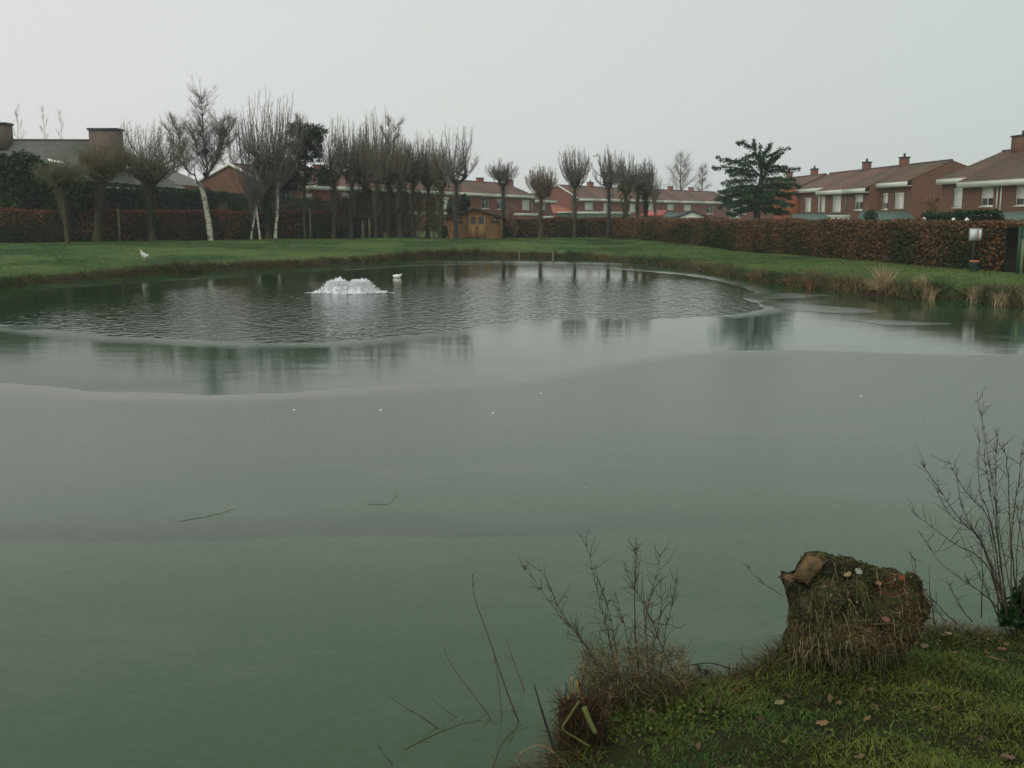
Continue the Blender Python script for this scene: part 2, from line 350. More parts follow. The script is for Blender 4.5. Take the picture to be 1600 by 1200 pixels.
def ice_mat(name, deep, frost, r0, r1, crack=False, patch=.5):
    """thin ice over green water: 'tint' red channel is the frosted rim, noise adds frost patches"""
    m = bpy.data.materials.new(name); m.use_nodes = True; t = m.node_tree; b = t.nodes['Principled BSDF']
    b.inputs['IOR'].default_value = 1.31
    co = N(t, 'ShaderNodeTexCoord'); at = N(t, 'ShaderNodeAttribute', attribute_name='tint')
    mp = N(t, 'ShaderNodeMapping'); mp.inputs['Scale'].default_value = (.7, 1.2, 1); t.links.new(co.outputs['Object'], mp.inputs[0])
    n1 = N(t, 'ShaderNodeTexNoise'); n1.inputs['Scale'].default_value = .45; n1.inputs['Detail'].default_value = 7; n1.inputs['Roughness'].default_value = .6; t.links.new(mp.outputs[0], n1.inputs['Vector'])
    r = N(t, 'ShaderNodeMapRange'); r.inputs['From Min'].default_value = .5; r.inputs['From Max'].default_value = .75; r.inputs['To Max'].default_value = patch
    t.links.new(n1.outputs['Fac'], r.inputs['Value'])
    n2 = N(t, 'ShaderNodeTexNoise'); n2.inputs['Scale'].default_value = 5; n2.inputs['Detail'].default_value = 6; n2.inputs['Roughness'].default_value = .7; t.links.new(mp.outputs[0], n2.inputs['Vector'])
    r2 = N(t, 'ShaderNodeMapRange'); r2.inputs['From Min'].default_value = .3; r2.inputs['From Max'].default_value = .7; r2.inputs['To Min'].default_value = .4; r2.inputs['To Max'].default_value = 1.3
    t.links.new(n2.outputs['Fac'], r2.inputs['Value'])
    se = N(t, 'ShaderNodeSeparateColor'); t.links.new(at.outputs['Color'], se.inputs[0])
    mm = N(t, 'ShaderNodeMath', operation='MULTIPLY'); t.links.new(se.outputs[0], mm.inputs[0]); t.links.new(r2.outputs[0], mm.inputs[1])
    ad = N(t, 'ShaderNodeMath', operation='ADD'); ad.use_clamp = True; t.links.new(mm.outputs[0], ad.inputs[0]); t.links.new(r.outputs[0], ad.inputs[1])
    n4 = N(t, 'ShaderNodeTexNoise'); n4.inputs['Scale'].default_value = 16; n4.inputs['Detail'].default_value = 8; n4.inputs['Roughness'].default_value = .75; t.links.new(co.outputs['Object'], n4.inputs['Vector'])
    r4 = N(t, 'ShaderNodeMapRange'); r4.inputs['From Min'].default_value = .3; r4.inputs['From Max'].default_value = .7; r4.inputs['To Min'].default_value = -.04; r4.inputs['To Max'].default_value = .08; t.links.new(n4.outputs['Fac'], r4.inputs['Value'])
    a4 = N(t, 'ShaderNodeMath', operation='ADD'); a4.use_clamp = True; t.links.new(ad.outputs[0], a4.inputs[0]); t.links.new(r4.outputs[0], a4.inputs[1])
    fac = a4.outputs[0]
    if not crack:  # lowered IOR darkens the left, standing in for the trees' dark reflection
        sw_ = N(t, 'ShaderNodeSeparateXYZ'); t.links.new(co.outputs['Object'], sw_.inputs[0])
        w1 = N(t, 'ShaderNodeMath', operation='MULTIPLY_ADD'); w1.inputs[1].default_value = 7; t.links.new(n1.outputs['Fac'], w1.inputs[0]); t.links.new(sw_.outputs['X'], w1.inputs[2])
        w2 = N(t, 'ShaderNodeMapRange'); w2.inputs['From Min'].default_value = -2.5; w2.inputs['From Max'].default_value = 4.5; w2.inputs['To Min'].default_value = 1.11; w2.inputs['To Max'].default_value = 1.30; t.links.new(w1.outputs[0], w2.inputs['Value']); t.links.new(w2.outputs[0], b.inputs['IOR'])
    if crack:      # older, whiter ice beyond the crack
        s0 = N(t, 'ShaderNodeSeparateXYZ'); t.links.new(co.outputs['Object'], s0.inputs[0])
        g0 = N(t, 'ShaderNodeMapRange'); g0.inputs['From Min'].default_value = 5.5; g0.inputs['From Max'].default_value = 12; g0.inputs['To Max'].default_value = .33; t.links.new(s0.outputs['Y'], g0.inputs['Value'])
        g1 = N(t, 'ShaderNodeMath', operation='ADD'); g1.use_clamp = True; t.links.new(fac, g1.inputs[0]); t.links.new(g0.outputs[0], g1.inputs[1]); fac = g1.outputs[0]
    mi = N(t, 'ShaderNodeMixRGB'); mi.inputs[1].default_value = (*deep, 1); mi.inputs[2].default_value = (*frost, 1); t.links.new(fac, mi.inputs[0]); last = mi.outputs[0]
    rm = N(t, 'ShaderNodeMapRange'); rm.inputs['To Min'].default_value = r0; rm.inputs['To Max'].default_value = r1; t.links.new(fac, rm.inputs['Value'])
    if crack:      # a refrozen crack crossing the sheet, darker clear ice on the far side of its line
        s = N(t, 'ShaderNodeSeparateXYZ'); t.links.new(co.outputs['Object'], s.inputs[0])
        nw = N(t, 'ShaderNodeTexNoise'); nw.inputs['Scale'].default_value = .8; nw.inputs['Detail'].default_value = 5; t.links.new(co.outputs['Object'], nw.inputs['Vector'])
        a1 = N(t, 'ShaderNodeMath', operation='MULTIPLY_ADD'); a1.inputs[1].default_value = .5; a1.inputs[2].default_value = 6.49; t.links.new(nw.outputs['Fac'], a1.inputs[0])
        a2 = N(t, 'ShaderNodeMath', operation='MULTIPLY_ADD'); a2.inputs[1].default_value = .045; t.links.new(s.outputs['X'], a2.inputs[0]); t.links.new(a1.outputs[0], a2.inputs[2])
        df = N(t, 'ShaderNodeMath', operation='SUBTRACT'); t.links.new(s.outputs['Y'], df.inputs[0]); t.links.new(a2.outputs[0], df.inputs[1])
        c1 = N(t, 'ShaderNodeValToRGB'); e = c1.color_ramp.elements
        e[0].position = .0; e[0].color = (0, 0, 0, 1); e[1].position = 1; e[1].color = (0, 0, 0, 1)
        for p_, v_ in ((.08, 0), (.16, 1), (.34, .75), (.8, 0)): q = e.new(p_); q.color = (v_, v_, v_, 1)
        t.links.new(df.outputs[0], c1.inputs[0])
        fx = N(t, 'ShaderNodeMapRange'); fx.inputs['From Min'].default_value = 3.2; fx.inputs['From Max'].default_value = -.3; t.links.new(s.outputs['X'], fx.inputs['Value'])
        cf = N(t, 'ShaderNodeMath', operation='MULTIPLY'); t.links.new(c1.outputs[0], cf.inputs[0]); t.links.new(fx.outputs[0], cf.inputs[1])
        cf2 = N(t, 'ShaderNodeMath', operation='MULTIPLY'); cf2.inputs[1].default_value = .42; t.links.new(cf.outputs[0], cf2.inputs[0])
        mc = N(t, 'ShaderNodeMixRGB'); mc.inputs[2].default_value = (deep[0]*.25, deep[1]*.25, deep[2]*.25, 1); t.links.new(cf2.outputs[0], mc.inputs[0]); t.links.new(last, mc.inputs[1]); last = mc.outputs[0]
    t.links.new(last, b.inputs['Base Color']); t.links.new(rm.outputs[0], b.inputs['Roughness'])
    nb = N(t, 'ShaderNodeTexNoise'); nb.inputs['Scale'].default_value = 1.5; nb.inputs['Detail'].default_value = 5; t.links.new(mp.outputs[0], nb.inputs['Vector'])
    bu = N(t, 'ShaderNodeBump'); bu.inputs['Strength'].default_value = .25; bu.inputs['Distance'].default_value = .02 if crack else .008; t.links.new(nb.outputs['Fac'], bu.inputs['Height']); t.links.new(bu.outputs[0], b.inputs['Normal'])
    return m
M['ice_near'] = ice_mat('grey_ice', (.030, .066, .029), (.225, .228, .212), .20, .45, crack=True, patch=.24)
M['ice_thin'] = ice_mat('thin_ice', (.010, .042, .012), (.19, .215, .19), .07, .42, patch=.10)
def sheet(name, loop, z, m, rimw, mask=None, hole=None, rim_out=True):
    """flat sheet; loop (and hole) outlines; a strip of width rimw along the edge carries the frosted-rim attribute"""
    V = []; T = []; Q = []
    def strip(L, wdt, sign):
        L = np.asarray(L); n = len(L); tn = np.roll(L, -1, 0)-np.roll(L, 1, 0); tn /= np.linalg.norm(tn, axis=1, keepdims=True)
        area = .5*np.sum(L[:, 0]*np.roll(L[:, 1], -1)-np.roll(L[:, 0], -1)*L[:, 1])
        nr = np.c_[-tn[:, 1], tn[:, 0]]*(1 if area > 0 else -1)*sign
        ker = 5; idx_ = (np.arange(n)[:, None]+np.arange(-ker, ker+1)[None]) % n; nr = nr[idx_].mean(1); nr /= np.linalg.norm(nr, axis=1, keepdims=True); LS = L[idx_].mean(1)
        W = np.array([wdt(x, y) for x, y in L])[:, None]
        rings = [L, (L+LS)/2+nr*W*.4, LS+nr*W]; b0 = len(V)
        for kx, (R_, a) in enumerate(zip(rings, (1, .6, 0))):
            for i, (x, y) in enumerate(R_):
                V.append((x, y, z)); mv = a*(mask(*L[i]) if mask else 1); T.append((mv, mv, mv))
        for kx in range(2):
            for i in range(n): Q.append([b0+kx*n+i, b0+kx*n+(i+1) % n, b0+(kx+1)*n+(i+1) % n, b0+(kx+1)*n+i])
        return list(range(b0+2*n, b0+3*n))
    loops = []
    if hole is None:      # loop = (edge curve from right to left, closing corner points far under the land)
        ed, cor = loop; ed = np.asarray(ed); n = len(ed); b0 = len(V); LS = np.array([ed[max(0, i-12):i+13].mean(0) for i in range(n)])
        for kx, (k_, a) in enumerate(((0, 1), (.4, .6), (1, 0))):
            for i in range(n):
                q_ = ed[i]*(1-k_)+LS[i]*k_-np.array([0, 1])*rimw(*ed[i])*k_; V.append((q_[0], q_[1], z)); mv = a*mask(*ed[i]); T.append((mv, mv, mv))
        for kx in range(2):
            for i in range(n-1): Q.append([b0+kx*n+i, b0+kx*n+i+1, b0+(kx+1)*n+i+1, b0+(kx+1)*n+i])
        c0_ = len(V)
        for x, y in cor: V.append((x, y, z)); T.append((0, 0, 0))
        loops.append(list(range(b0+2*n, b0+3*n))+list(range(c0_, c0_+len(cor))))
    else:
        b0 = len(V)
        for x, y in loop: V.append((x, y, z)); T.append((0, 0, 0))
        loops.append(list(range(b0, b0+len(loop))))
        loops.append(strip(hole, rimw, -1))
    tri = tessellate_polygon([[Vector(V[i]) for i in L] for L in loops]); flat = [i for L in loops for i in L]
    TR = [[flat[a] for a in t] for t in tri]
    V_ = np.array(V)
    def up(F):
        out_ = []
        for f in F:
            a, b_, c_ = V_[f[0]], V_[f[1]], V_[f[2]]
            out_.append(f if np.cross(b_-a, c_-a)[2] > 0 else f[::-1])
        return out_
    return make_obj(name, V, up(Q), up(TR), m, tint=T, props={'kind': 'structure'})
def rough_line(L, amp, s, seed):
    L = np.asarray(L)
    return L+(np.c_[fbm(L[:, 0], L[:, 1], s, seed), fbm(L[:, 0], L[:, 1], s, seed+7)]-.5)*2*amp
edge = [(-500, 575), (-200, 590), (0, 600), (80, 605), (150, 612), (300, 618), (450, 614), (600, 604), (700, 600), (780, 596), (850, 590), (930, 572), (1010, 560), (1100, 551), (1200, 548), (1350, 551), (1500, 556), (1700, 552), (1900, 548), (2300, 540)]
el = catmull([at_z(u, v)[:2] for u, v in edge], 14, False)
el = rough_line(el, .16, .9, 3); el = rough_line(el, .05, 4.5, 13)
near_loop = (el[::-1], [(-22, 4), (-22, -5), (17, -5), (17, 8)])
sheet('ice_sheet', near_loop, .012, 'ice_near', lambda x, y: .8, mask=lambda x, y: (.85-.5*float(sst(0, 6, np.array(x))))*(.55+.9*float(vnoise(x, y, .8, 3))) if y > 10 else 0)
open_w = [(-420, 478), (-250, 497), (-120, 504), (0, 508), (60, 514), (110, 518), (180, 525), (300, 531), (450, 537), (600, 529), (700, 519), (760, 508), (850, 500), (1000, 499), (1080, 497), (1150, 491), (1198, 481), (1172, 471), (1160, 464), (1178, 457), (1150, 446), (1080, 432),
          (1000, 424), (900, 417), (780, 413.5), (700, 414), (620, 417), (520, 424), (400, 431), (260, 440), (120, 449), (-60, 461), (-250, 466)]
ow = catmull([at_z(u, v)[:2] for u, v in open_w], 12); ow = rough_line(ow, .26, .8, 21); ow = rough_line(ow, .10, 3.5, 33)
outer = [(-21, -5.5), (17.5, -5.5), (17.5, 61), (-21, 61)]
def rw(x, y): return .9 if y < 21.5 else (.8 if x > 3 else .55)
sheet('ice_sheet', outer, .006, 'ice_thin', rw, mask=lambda x, y: (.75 if y < 21.5 else (.7 if (x > 4.5 or y > 42) else .12))*(.35+1.1*float(vnoise(x, y, .7, 8))), hole=ow)
# small floes of refrozen ice beside the open water on the right
for pts in ([(1165, 462), (1230, 459), (1300, 462), (1240, 466), (1190, 468)], [(1190, 472), (1290, 478), (1370, 486), (1330, 491), (1230, 484)], [(1330, 500), (1480, 506), (1400, 510)], [(640, 410.5), (760, 408.5), (900, 409.5), (1010, 414), (900, 413.2), (760, 411.3)], [(10, 511), (55, 508), (90, 512), (45, 515)]):
    L = rough_line(rough_line(catmull([at_z(u, v)[:2] for u, v in pts], 10), .28, .9, len(pts)+pts[0][0]), .10, 4, 5)
    V = [(x, y, .010) for x, y in L]; tri = [list(t) for t in tessellate_polygon([[Vector(v) for v in V]])]
    tri = [f if (V[f[1]][0]-V[f[0]][0])*(V[f[2]][1]-V[f[0]][1])-(V[f[1]][1]-V[f[0]][1])*(V[f[2]][0]-V[f[0]][0]) > 0 else f[::-1] for f in tri]
    tag(make_obj('ice_floe', V, None, tri, 'ice_thin', tint=[(.20,)*3]*len(V)), {1165: 'pale frosted floe right of the rippled open water, upper of two', 1190: 'long pale floe right of the rippled open water, lower of two', 1330: 'thin pale floe on the dark water farthest right', 640: 'long pale strip of ice in front of the far bank below the shed', 10: 'small pale floe at the left edge of the open water'}[pts[0][0]], 'ice floe')
for u, v, wh in [(460, 643, 'leftmost of the row by the ice edge'), (595, 643, 'below the fountain'), (770, 648, 'below the wooden shed'), (845, 617, 'closest to the pale ice edge, mid pond'), (1345, 621, 'far right, beyond the stump'), (1000, 770, 'right one of the two nearest the camera'), (915, 764, 'left one of the two nearest the camera')]:
    x, y, _ = at_z(u, v); r_ = .014 if v < 700 else .005
    ch = MB().lathe([(r_, 0), (r_*.9, r_*.5), (r_*.4, r_*.9)], n=7, sx=1.3).build('ice_chip', 'foam'); ch.location = (x, y, .0125)
    tag(ch, 'tiny white ice chip on the grey ice, '+wh, 'ice chip', 'white ice chips on the frozen pond')

# ------------------------------------------------------------------ damp winter air
hz = bpy.data.materials.new('damp_air'); hz.use_nodes = True; ht = hz.node_tree; ht.nodes.clear()
ho = N(ht, 'ShaderNodeOutputMaterial'); hv = N(ht, 'ShaderNodeVolumePrincipled'); hv.inputs['Color'].default_value = (.985, .99, .985, 1); hv.inputs['Density'].default_value = .0006; hv.inputs['Anisotropy'].default_value = .1
ht.links.new(hv.outputs[0], ho.inputs['Volume'])
MB().box((-1515, -1515, -1.7), (1515, 1515, 16.5)).build('haze', hz, props={'kind': 'stuff'})

# ------------------------------------------------------------------ houses
class Fr:
    """upright plane: o = (x,y), d = unit direction along it, n = unit direction away from the camera"""
    def __init__(s, o, d, flip=False):
        s.o = o; L = math.hypot(*d); s.d = (d[0]/L, d[1]/L); s.n = (-s.d[1], s.d[0])
        if flip: s.n = (s.d[1], -s.d[0])
    def P(s, a, t, z): return (s.o[0]+s.d[0]*a+s.n[0]*t, s.o[1]+s.d[1]*a+s.n[1]*t, z)
    def px(s, u, v, t=0):
        x, y, k = ray(u, v); ox, oy = s.o[0]+s.n[0]*t, s.o[1]+s.n[1]*t
        # ray*(q) = o + d*a
        det = x*(-s.d[1])-y*(-s.d[0]); q = (ox*(-s.d[1])-oy*(-s.d[0]))/det
        a = (x*q-ox)*s.d[0]+(y*q-oy)*s.d[1]
        return a, EYE+k*q
    def rect(s, u0, v0, u1, v1, t=0):
        um = (u0+u1)/2
        a0 = s.px(u0, (v0+v1)/2, t)[0]; a1 = s.px(u1, (v0+v1)/2, t)[0]
        return a0, s.px(um, v1, t)[1], a1, s.px(um, v0, t)[1]
GZ = .35
def window(par, fr, t, a0, z0, a1, z1, kind, frac=1.0, bars=1):
    a0, a1 = min(a0, a1), max(a0, a1); f = .07; r = t+.10
    w_ = MB()
    w_.box((a0+.003, r, z0+.003), (a0+f, r+.06, z1-.003), fr.P); w_.box((a1-f, r, z0+.003), (a1-.003, r+.06, z1-.003), fr.P)
    w_.box((a0+f, r, z0+.003), (a1-f, r+.06, z0+f), fr.P); w_.box((a0+f, r, z1-f), (a1-f, r+.06, z1-.003), fr.P)
    if bars and kind != 'S': w_.box(((a0+a1)/2-.04, r-.004, z0+f), ((a0+a1)/2+.04, r+.056, z1-f), fr.P)
    wo = w_.build('window', 'white', par)
    MB().box((a0+f-.01, r+.03, z0+f-.01), (a1-f+.01, r+.045, z1-f+.01), fr.P).build('pane', 'glass', wo)
    if kind in 'SH':
        zb = z1-(z1-z0)*frac; b = MB(); zz = z1-.004
        b.box((a0+.006, r-.07, z1-.2), (a1-.006, r-.012, z1-.004), fr.P)
        zz = z1-.2
        while zz > zb+.02:
            h_ = min(.1, zz-zb); b.box((a0+.02, r-.035, zz-h_), (a1-.02, r-.018, zz-.012), fr.P); b.box((a0+.02, r-.028, zz-.012), (a1-.02, r-.018, zz), fr.P); zz -= h_
        b.build('shutter', 'shutter', wo)
    MB().box((a0-.06, t-.05, z0-.09), (a1+.06, t+.10, z0-.002), fr.P).build('sill', 'white' if kind != 'S' or frac < .99 else 'grey_pvc', wo)
def wall_mesh(par, fr, a0, a1, t, z0, z1, holes, m, depth, profile, name='wall'):
    """front wall with real window openings, plus end walls following the roof profile [(t,z),...] and the back wall"""
    A = sorted({a0, a1, *[min(h[0], h[2]) for h in holes], *[max(h[0], h[2]) for h in holes]}); Zs = sorted({z0, z1, *[h[1] for h in holes], *[h[3] for h in holes]})
    b = MB()
    for i in range(len(A)-1):
        for j in range(len(Zs)-1):
            ac, zc = (A[i]+A[i+1])/2, (Zs[j]+Zs[j+1])/2
            if any(min(h[0], h[2]) < ac < max(h[0], h[2]) and h[1] < zc < h[3] for h in holes): continue
            b.add([fr.P(A[i], t, Zs[j]), fr.P(A[i+1], t, Zs[j]), fr.P(A[i+1], t, Zs[j+1]), fr.P(A[i], t, Zs[j+1])], Q=[[0, 1, 2, 3]])
    for h in holes:
        p, q = min(h[0], h[2]), max(h[0], h[2]); z_, Z_ = h[1], h[3]; e = t+.22
        for c in ([(p, t, z_), (p, e, z_), (p, e, Z_), (p, t, Z_)], [(q, t, z_), (q, t, Z_), (q, e, Z_), (q, e, z_)], [(p, t, Z_), (p, e, Z_), (q, e, Z_), (q, t, Z_)], [(p, t, z_), (q, t, z_), (q, e, z_), (p, e, z_)], [(p, e, z_), (q, e, z_), (q, e, Z_), (p, e, Z_)]):
            b.add([fr.P(*k) for k in c], Q=[[0, 1, 2, 3]])
    prof = [(t, z0), (t, z1)]+profile+[(depth, z0)]
    for a in (a0, a1):
        b.add([fr.P(a, tt, zz) for tt, zz in prof], P=[list(range(len(prof)))])
    b.add([fr.P(a0, depth, z0), fr.P(a1, depth, z0), fr.P(a1, depth, profile[-1][1]), fr.P(a0, depth, profile[-1][1])], Q=[[0, 1, 2, 3]])
    return b.build(name, m, par)
def roof_mesh(par, fr, a0, a1, te, ze, tr, zr, tb, zb, m, hip0=0, hip1=0):
    """tiled roof in overlapping courses, front slope and back slope"""
    b = MB(); n = max(6, int(math.hypot(tr-te, zr-ze)/.36)); nrm = math.atan2(zr-ze, tr-te)
    for (T0, Z0, T1, Z1, hh) in ((te, ze, tr, zr, 1), (tb, zb, tr, zr, 1)):
        dt = (T1-T0)/n; dz = (Z1-Z0)/n
        for i in range(n):
            t0, z0_, t1, z1_ = T0+dt*i, Z0+dz*i, T0+dt*(i+1), Z0+dz*(i+1)
            f0 = i/n; f1 = (i+1)/n
            A0, A1, B0, B1 = a0+hip0*f0, a1-hip1*f0, a0+hip0*f1, a1-hip1*f1; up = .055
            c = [fr.P(A0, t0, z0_), fr.P(A1, t0, z0_), fr.P(B1, t1, z1_), fr.P(B0, t1, z1_), fr.P(A0, t0, z0_+up+.03), fr.P(A1, t0, z0_+up+.03), fr.P(B1, t1, z1_+up), fr.P(B0, t1, z1_+up)]
            b.hexa(c)
    if hip0: b.add([fr.P(a0, te, ze+.05), fr.P(a0, tb, zb+.05), fr.P(a0+hip0, tr, zr+.05)], T=[[0, 1, 2]])
    if hip1: b.add([fr.P(a1, te, ze+.05), fr.P(a1-hip1, tr, zr+.05), fr.P(a1, tb, zb+.05)], T=[[0, 1, 2]])
    ro = b.build('roof', m, par)
    MB().tube([fr.P(a0+hip0, tr, zr+.07), fr.P(a1-hip1, tr, zr+.07)], .11, 6).build('ridge', 'ridge', ro)
    return ro
def chimney(par, fr, a, t, zr, wid=.9, dep=.6, h=.75, m='brick', pot=True, cap='lead'):
    c = MB().box((a-wid/2, t-dep/2, zr-.6), (a+wid/2, t+dep/2, zr+h), fr.P).build('chimney', m, par)
    MB().box((a-wid/2-.07, t-dep/2-.07, zr+h), (a+wid/2+.07, t+dep/2+.07, zr+h+.1), fr.P).build('cap', cap, c)
    if pot: MB().lathe([(.13, 0), (.11, .15), (.10, .3), (.14, .32)], fr.P(a, t, zr+h+.1), 8).build('pot', 'lead', c)
    return c
def house(label, fr, a0, a1, segs, ridge, back, wins, chim=(), wm='brick', rm='tile', group=None, name='brick_house', hip0=0, hip1=0, pipes=(), verge=None):
    """segs: [(a0,a1,t,ze)] front wall stretches; ridge (t,z); back (t,z); wins: (u0,v0,u1,v1,kind,frac[,bars])"""
    base = fr.P((a0+a1)/2, ridge[0]/2, GZ)
    h = empty(name, base, label, 'house', group)
    a1 -= .02
    for si, (s0, s1, t, ze) in enumerate(segs):
        if si == len(segs)-1: s1 = min(s1, a1)
        holes = []
        for w_ in wins:
            q = fr.rect(*w_[:4], t)
            if s0-.02 <= (q[0]+q[2])/2 <= s1+.02:
                q = (max(min(q[0], q[2]), s0+.12), q[1], min(max(q[0], q[2]), s1-.12), q[3]); holes.append((q, w_))
        prof = [(ridge[0], ridge[1]-.02), (back[0], back[1]-.02)]
        if hip0 or hip1: prof = [(back[0], ze)]
        wall_mesh(h, fr, s0, s1, t, GZ-.3, ze, [q for q, _ in holes], wm, back[0], prof)
        for q, w_ in holes:
            window(h, fr, t, *q, w_[4], w_[5], w_[6] if len(w_) > 6 else 1)
        sl = (ridge[1]-ze)/(ridge[0]-t); ov = .45
        roof_mesh(h, fr, s0-(0.12 if si == 0 and verge else 0), s1, t-ov, ze-ov*sl+.04, ridge[0], ridge[1], back[0]+ov, back[1]-.1, rm, hip0 if si == 0 else 0, hip1 if si == len(segs)-1 else 0)
        zf = ze-ov*sl
        MB().box((s0-.05, t-ov-.05, zf-.34), (s1+.05, t-ov-.004, zf+.07), fr.P).box((s0+.01, t-ov-.002, zf-.32), (s1-.01, t-.004, zf-.26), fr.P).build('fascia', 'fascia', h)
    if verge:
        ze = segs[0][3]; t = segs[0][2]
        for (ta, za, tb_, zb_) in ((t-.4, ze-.1, ridge[0], ridge[1]+.12), (ridge[0], ridge[1]+.12, back[0]+.4, back[1]-.05)):
            a_ = a0-.2 if verge < 0 else a1+.02
            MB().hexa([fr.P(a_, ta, za-.2), fr.P(a_+.06, ta, za-.2), fr.P(a_+.06, tb_, zb_-.2), fr.P(a_, tb_, zb_-.2), fr.P(a_, ta, za+.06), fr.P(a_+.06, ta, za+.06), fr.P(a_+.06, tb_, zb_+.06), fr.P(a_, tb_, zb_+.06)]).build('verge_board', 'white', h)
    for c in chim:
        cc = dict(m=wm); cc.update(c[1] if len(c) > 1 else {}); chimney(h, fr, c[0], ridge[0]-cc.pop('off', 0), ridge[1], **cc)
    for (u, v0, v1, t, mm) in pipes:
        a, zt = fr.px(u, v0, t); zb_ = fr.px(u, v1, t)[1]
        MB().tube([fr.P(a, t-.06, zb_), fr.P(a, t-.06, zt)], .05, 6).build('downpipe', mm, h)
    rooted(h, base); return h

# right-hand terrace: its front runs away from the camera on the right
FR_R = Fr((32.9, 86), (-.06, 1), flip=True)                      # t grows away from the pond
def aR(u, t=0): return FR_R.px(u, 300, t)[0]
GR = 'brick terrace houses on the right'
rR = (4.3, 6.75); bR = (8.6, 5.2)
b_a, b_b, b_c, b_d, b_e, b_f = aR(1425, 1.0), aR(1371, 1.0), aR(1359), aR(1282), aR(1250, 1.0), aR(1205, 1.0)
house('brown brick end terrace house with plain gable and tall shuttered window', FR_R, b_a, b_b, [(b_a, b_b, 1.0, 5.2)], rR, bR,
      [(1378, 302, 1387, 327, 'H', .6), (1397, 301, 1412, 326, 'S', 1)], [(aR(1410, 4.3),)], 'brick_brown', 'tile_brown', GR)
house('brown brick terrace house with half lowered shutter beside a grey downpipe', FR_R, b_b+.02, aR(1324), [(b_b+.02, b_c, 1.0, 5.2), (b_c, aR(1324), 0, 4.8)], rR, bR,
      [(1335, 304, 1348, 328, 'H', .5)], [(aR(1352, 4.3),)], 'brick_brown', 'tile_brown', GR, pipes=[(1323, 302, 332, 0, 'grey_pvc')])
house('brown brick terrace house with three closed white shutters in a row', FR_R, aR(1324)+.02, b_e, [(aR(1324)+.02, b_d, 0, 4.8), (b_d, b_e, 1.0, 5.2)], rR, bR,
      [(1300, 304, 1314, 331, 'S', 1), (1277, 307, 1289, 331, 'S', 1), (1257, 309, 1267, 331, 'S', 1)], [(aR(1271, 4.3),)], 'brick_brown', 'tile', GR)
house('terrace house half hidden behind the cedar, left of the orange wall', FR_R, b_e+1.2, aR(1150, .4), [(b_e+1.2, aR(1200, .4), .4, 5.0), (aR(1200, .4), aR(1150, .4), 1.0, 5.2)], rR, bR,
      [(1215, 312, 1224, 332, 'S', 1), (1160, 318, 1167, 334, 'H', .5)], [(aR(1232, 4.3),)], 'brick_brown', 'tile', GR)
ow_ = empty('brick_wall', FR_R.P(b_e+.6, 0, GZ), 'orange brick firewall standing out between two terrace houses by the cedar', 'wall')
MB().box((b_e+.08, -1.6, GZ-.3), (b_e+1.1, 1.5, 5.15), FR_R.P).build('masonry', 'brick_orange', ow_)
MB().box((b_e+.03, -1.66, 5.15), (b_e+1.15, 1.5, 5.25), FR_R.P).build('coping', 'tile', ow_); rooted(ow_, ow_.location)
# house at the right edge
FR_E = Fr((33.6, 78), (-.11, 1), flip=True)
def aE(u, t=0): return FR_E.px(u, 300, t)[0]
e0, e1, e2 = aE(1504), aE(1471, 1.0), aE(1640)
house('brown brick house at the right edge with half lowered shutters and twin downpipes', FR_E, e2-6, e1, [(e2-6, e0, 0, 4.8), (e0, e1, 1.0, 5.2)], (4.3, 7.0), (8.6, 5.2),
      [(1489, 294, 1508, 324, 'S', .96, 0), (1532, 290, 1552, 322, 'H', .62), (1586, 287, 1612, 321, 'H', .7)], [(aE(1592, 4.3), dict(wid=1.5, dep=.9, h=1.0, m='brick_brown'))], 'brick_brown', 'tile_brown', GR, hip1=2.6,
      pipes=[(1561, 284, 334, 0, 'white'), (1567, 284, 336, 0, 'white')])

# long terrace behind the pollards and the shed
FR_B = Fr((-22.6, 95), (25.4, 60))
def aB(u, t=0): return FR_B.px(u, 310, t)[0]
GB = 'red brick terrace houses behind the pollard trees'
bw = {415: [(441, 298, 457, 310, 'G', 1)], 468: [(478, 303, 488, 313, 'H', .5)], 515: [(534, 301, 549, 316, 'H', .55)], 575: [(611, 307, 618, 321, 'S', 1)], 640: [(688, 307, 702, 326, 'S', 1)],
      706: [(724, 308, 734, 324, 'H', .4), (753, 309, 765, 326, 'G', 1)], 770: [(777, 311, 786, 327, 'H', .3), (816, 312, 828, 328, 'S', 1)]}
bl = {415: 'red brick end house with side gable, seen past the leaning birch', 468: 'red brick terrace house behind the dark pine', 515: 'red brick terrace house with white shuttered window among the pollards',
      575: 'red brick terrace house mostly hidden by the thickest pollards', 640: 'red brick terrace house with a large closed shutter left of the shed', 706: 'red brick terrace house directly above the wooden shed roof', 770: 'red brick terrace house right of the shed with closed white shutter'}
bounds = [415, 468, 515, 575, 640, 706, 770, 831]
for i, u in enumerate(bounds[:-1]):
    q0, q1 = aB(u), aB(bounds[i+1])
    house(bl[u], FR_B, q0+(.0 if i == 0 else 0.02), q1, [(q0, q1, 0, 5.25)], (3.8, 6.85), (7.6, 5.3), bw[u], [(aB({415: 440, 468: 500, 515: 560, 575: 625, 640: 690, 706: 750, 770: 797}[u], 3.8), dict(h=.55, pot=False, wid=1.3))], 'brick_brown' if i == 0 else 'brick', 'tile', GB,
          verge=-1 if i == 0 else None, pipes=[(831-.5, 310, 335, 0, 'white')] if u == 770 else ())
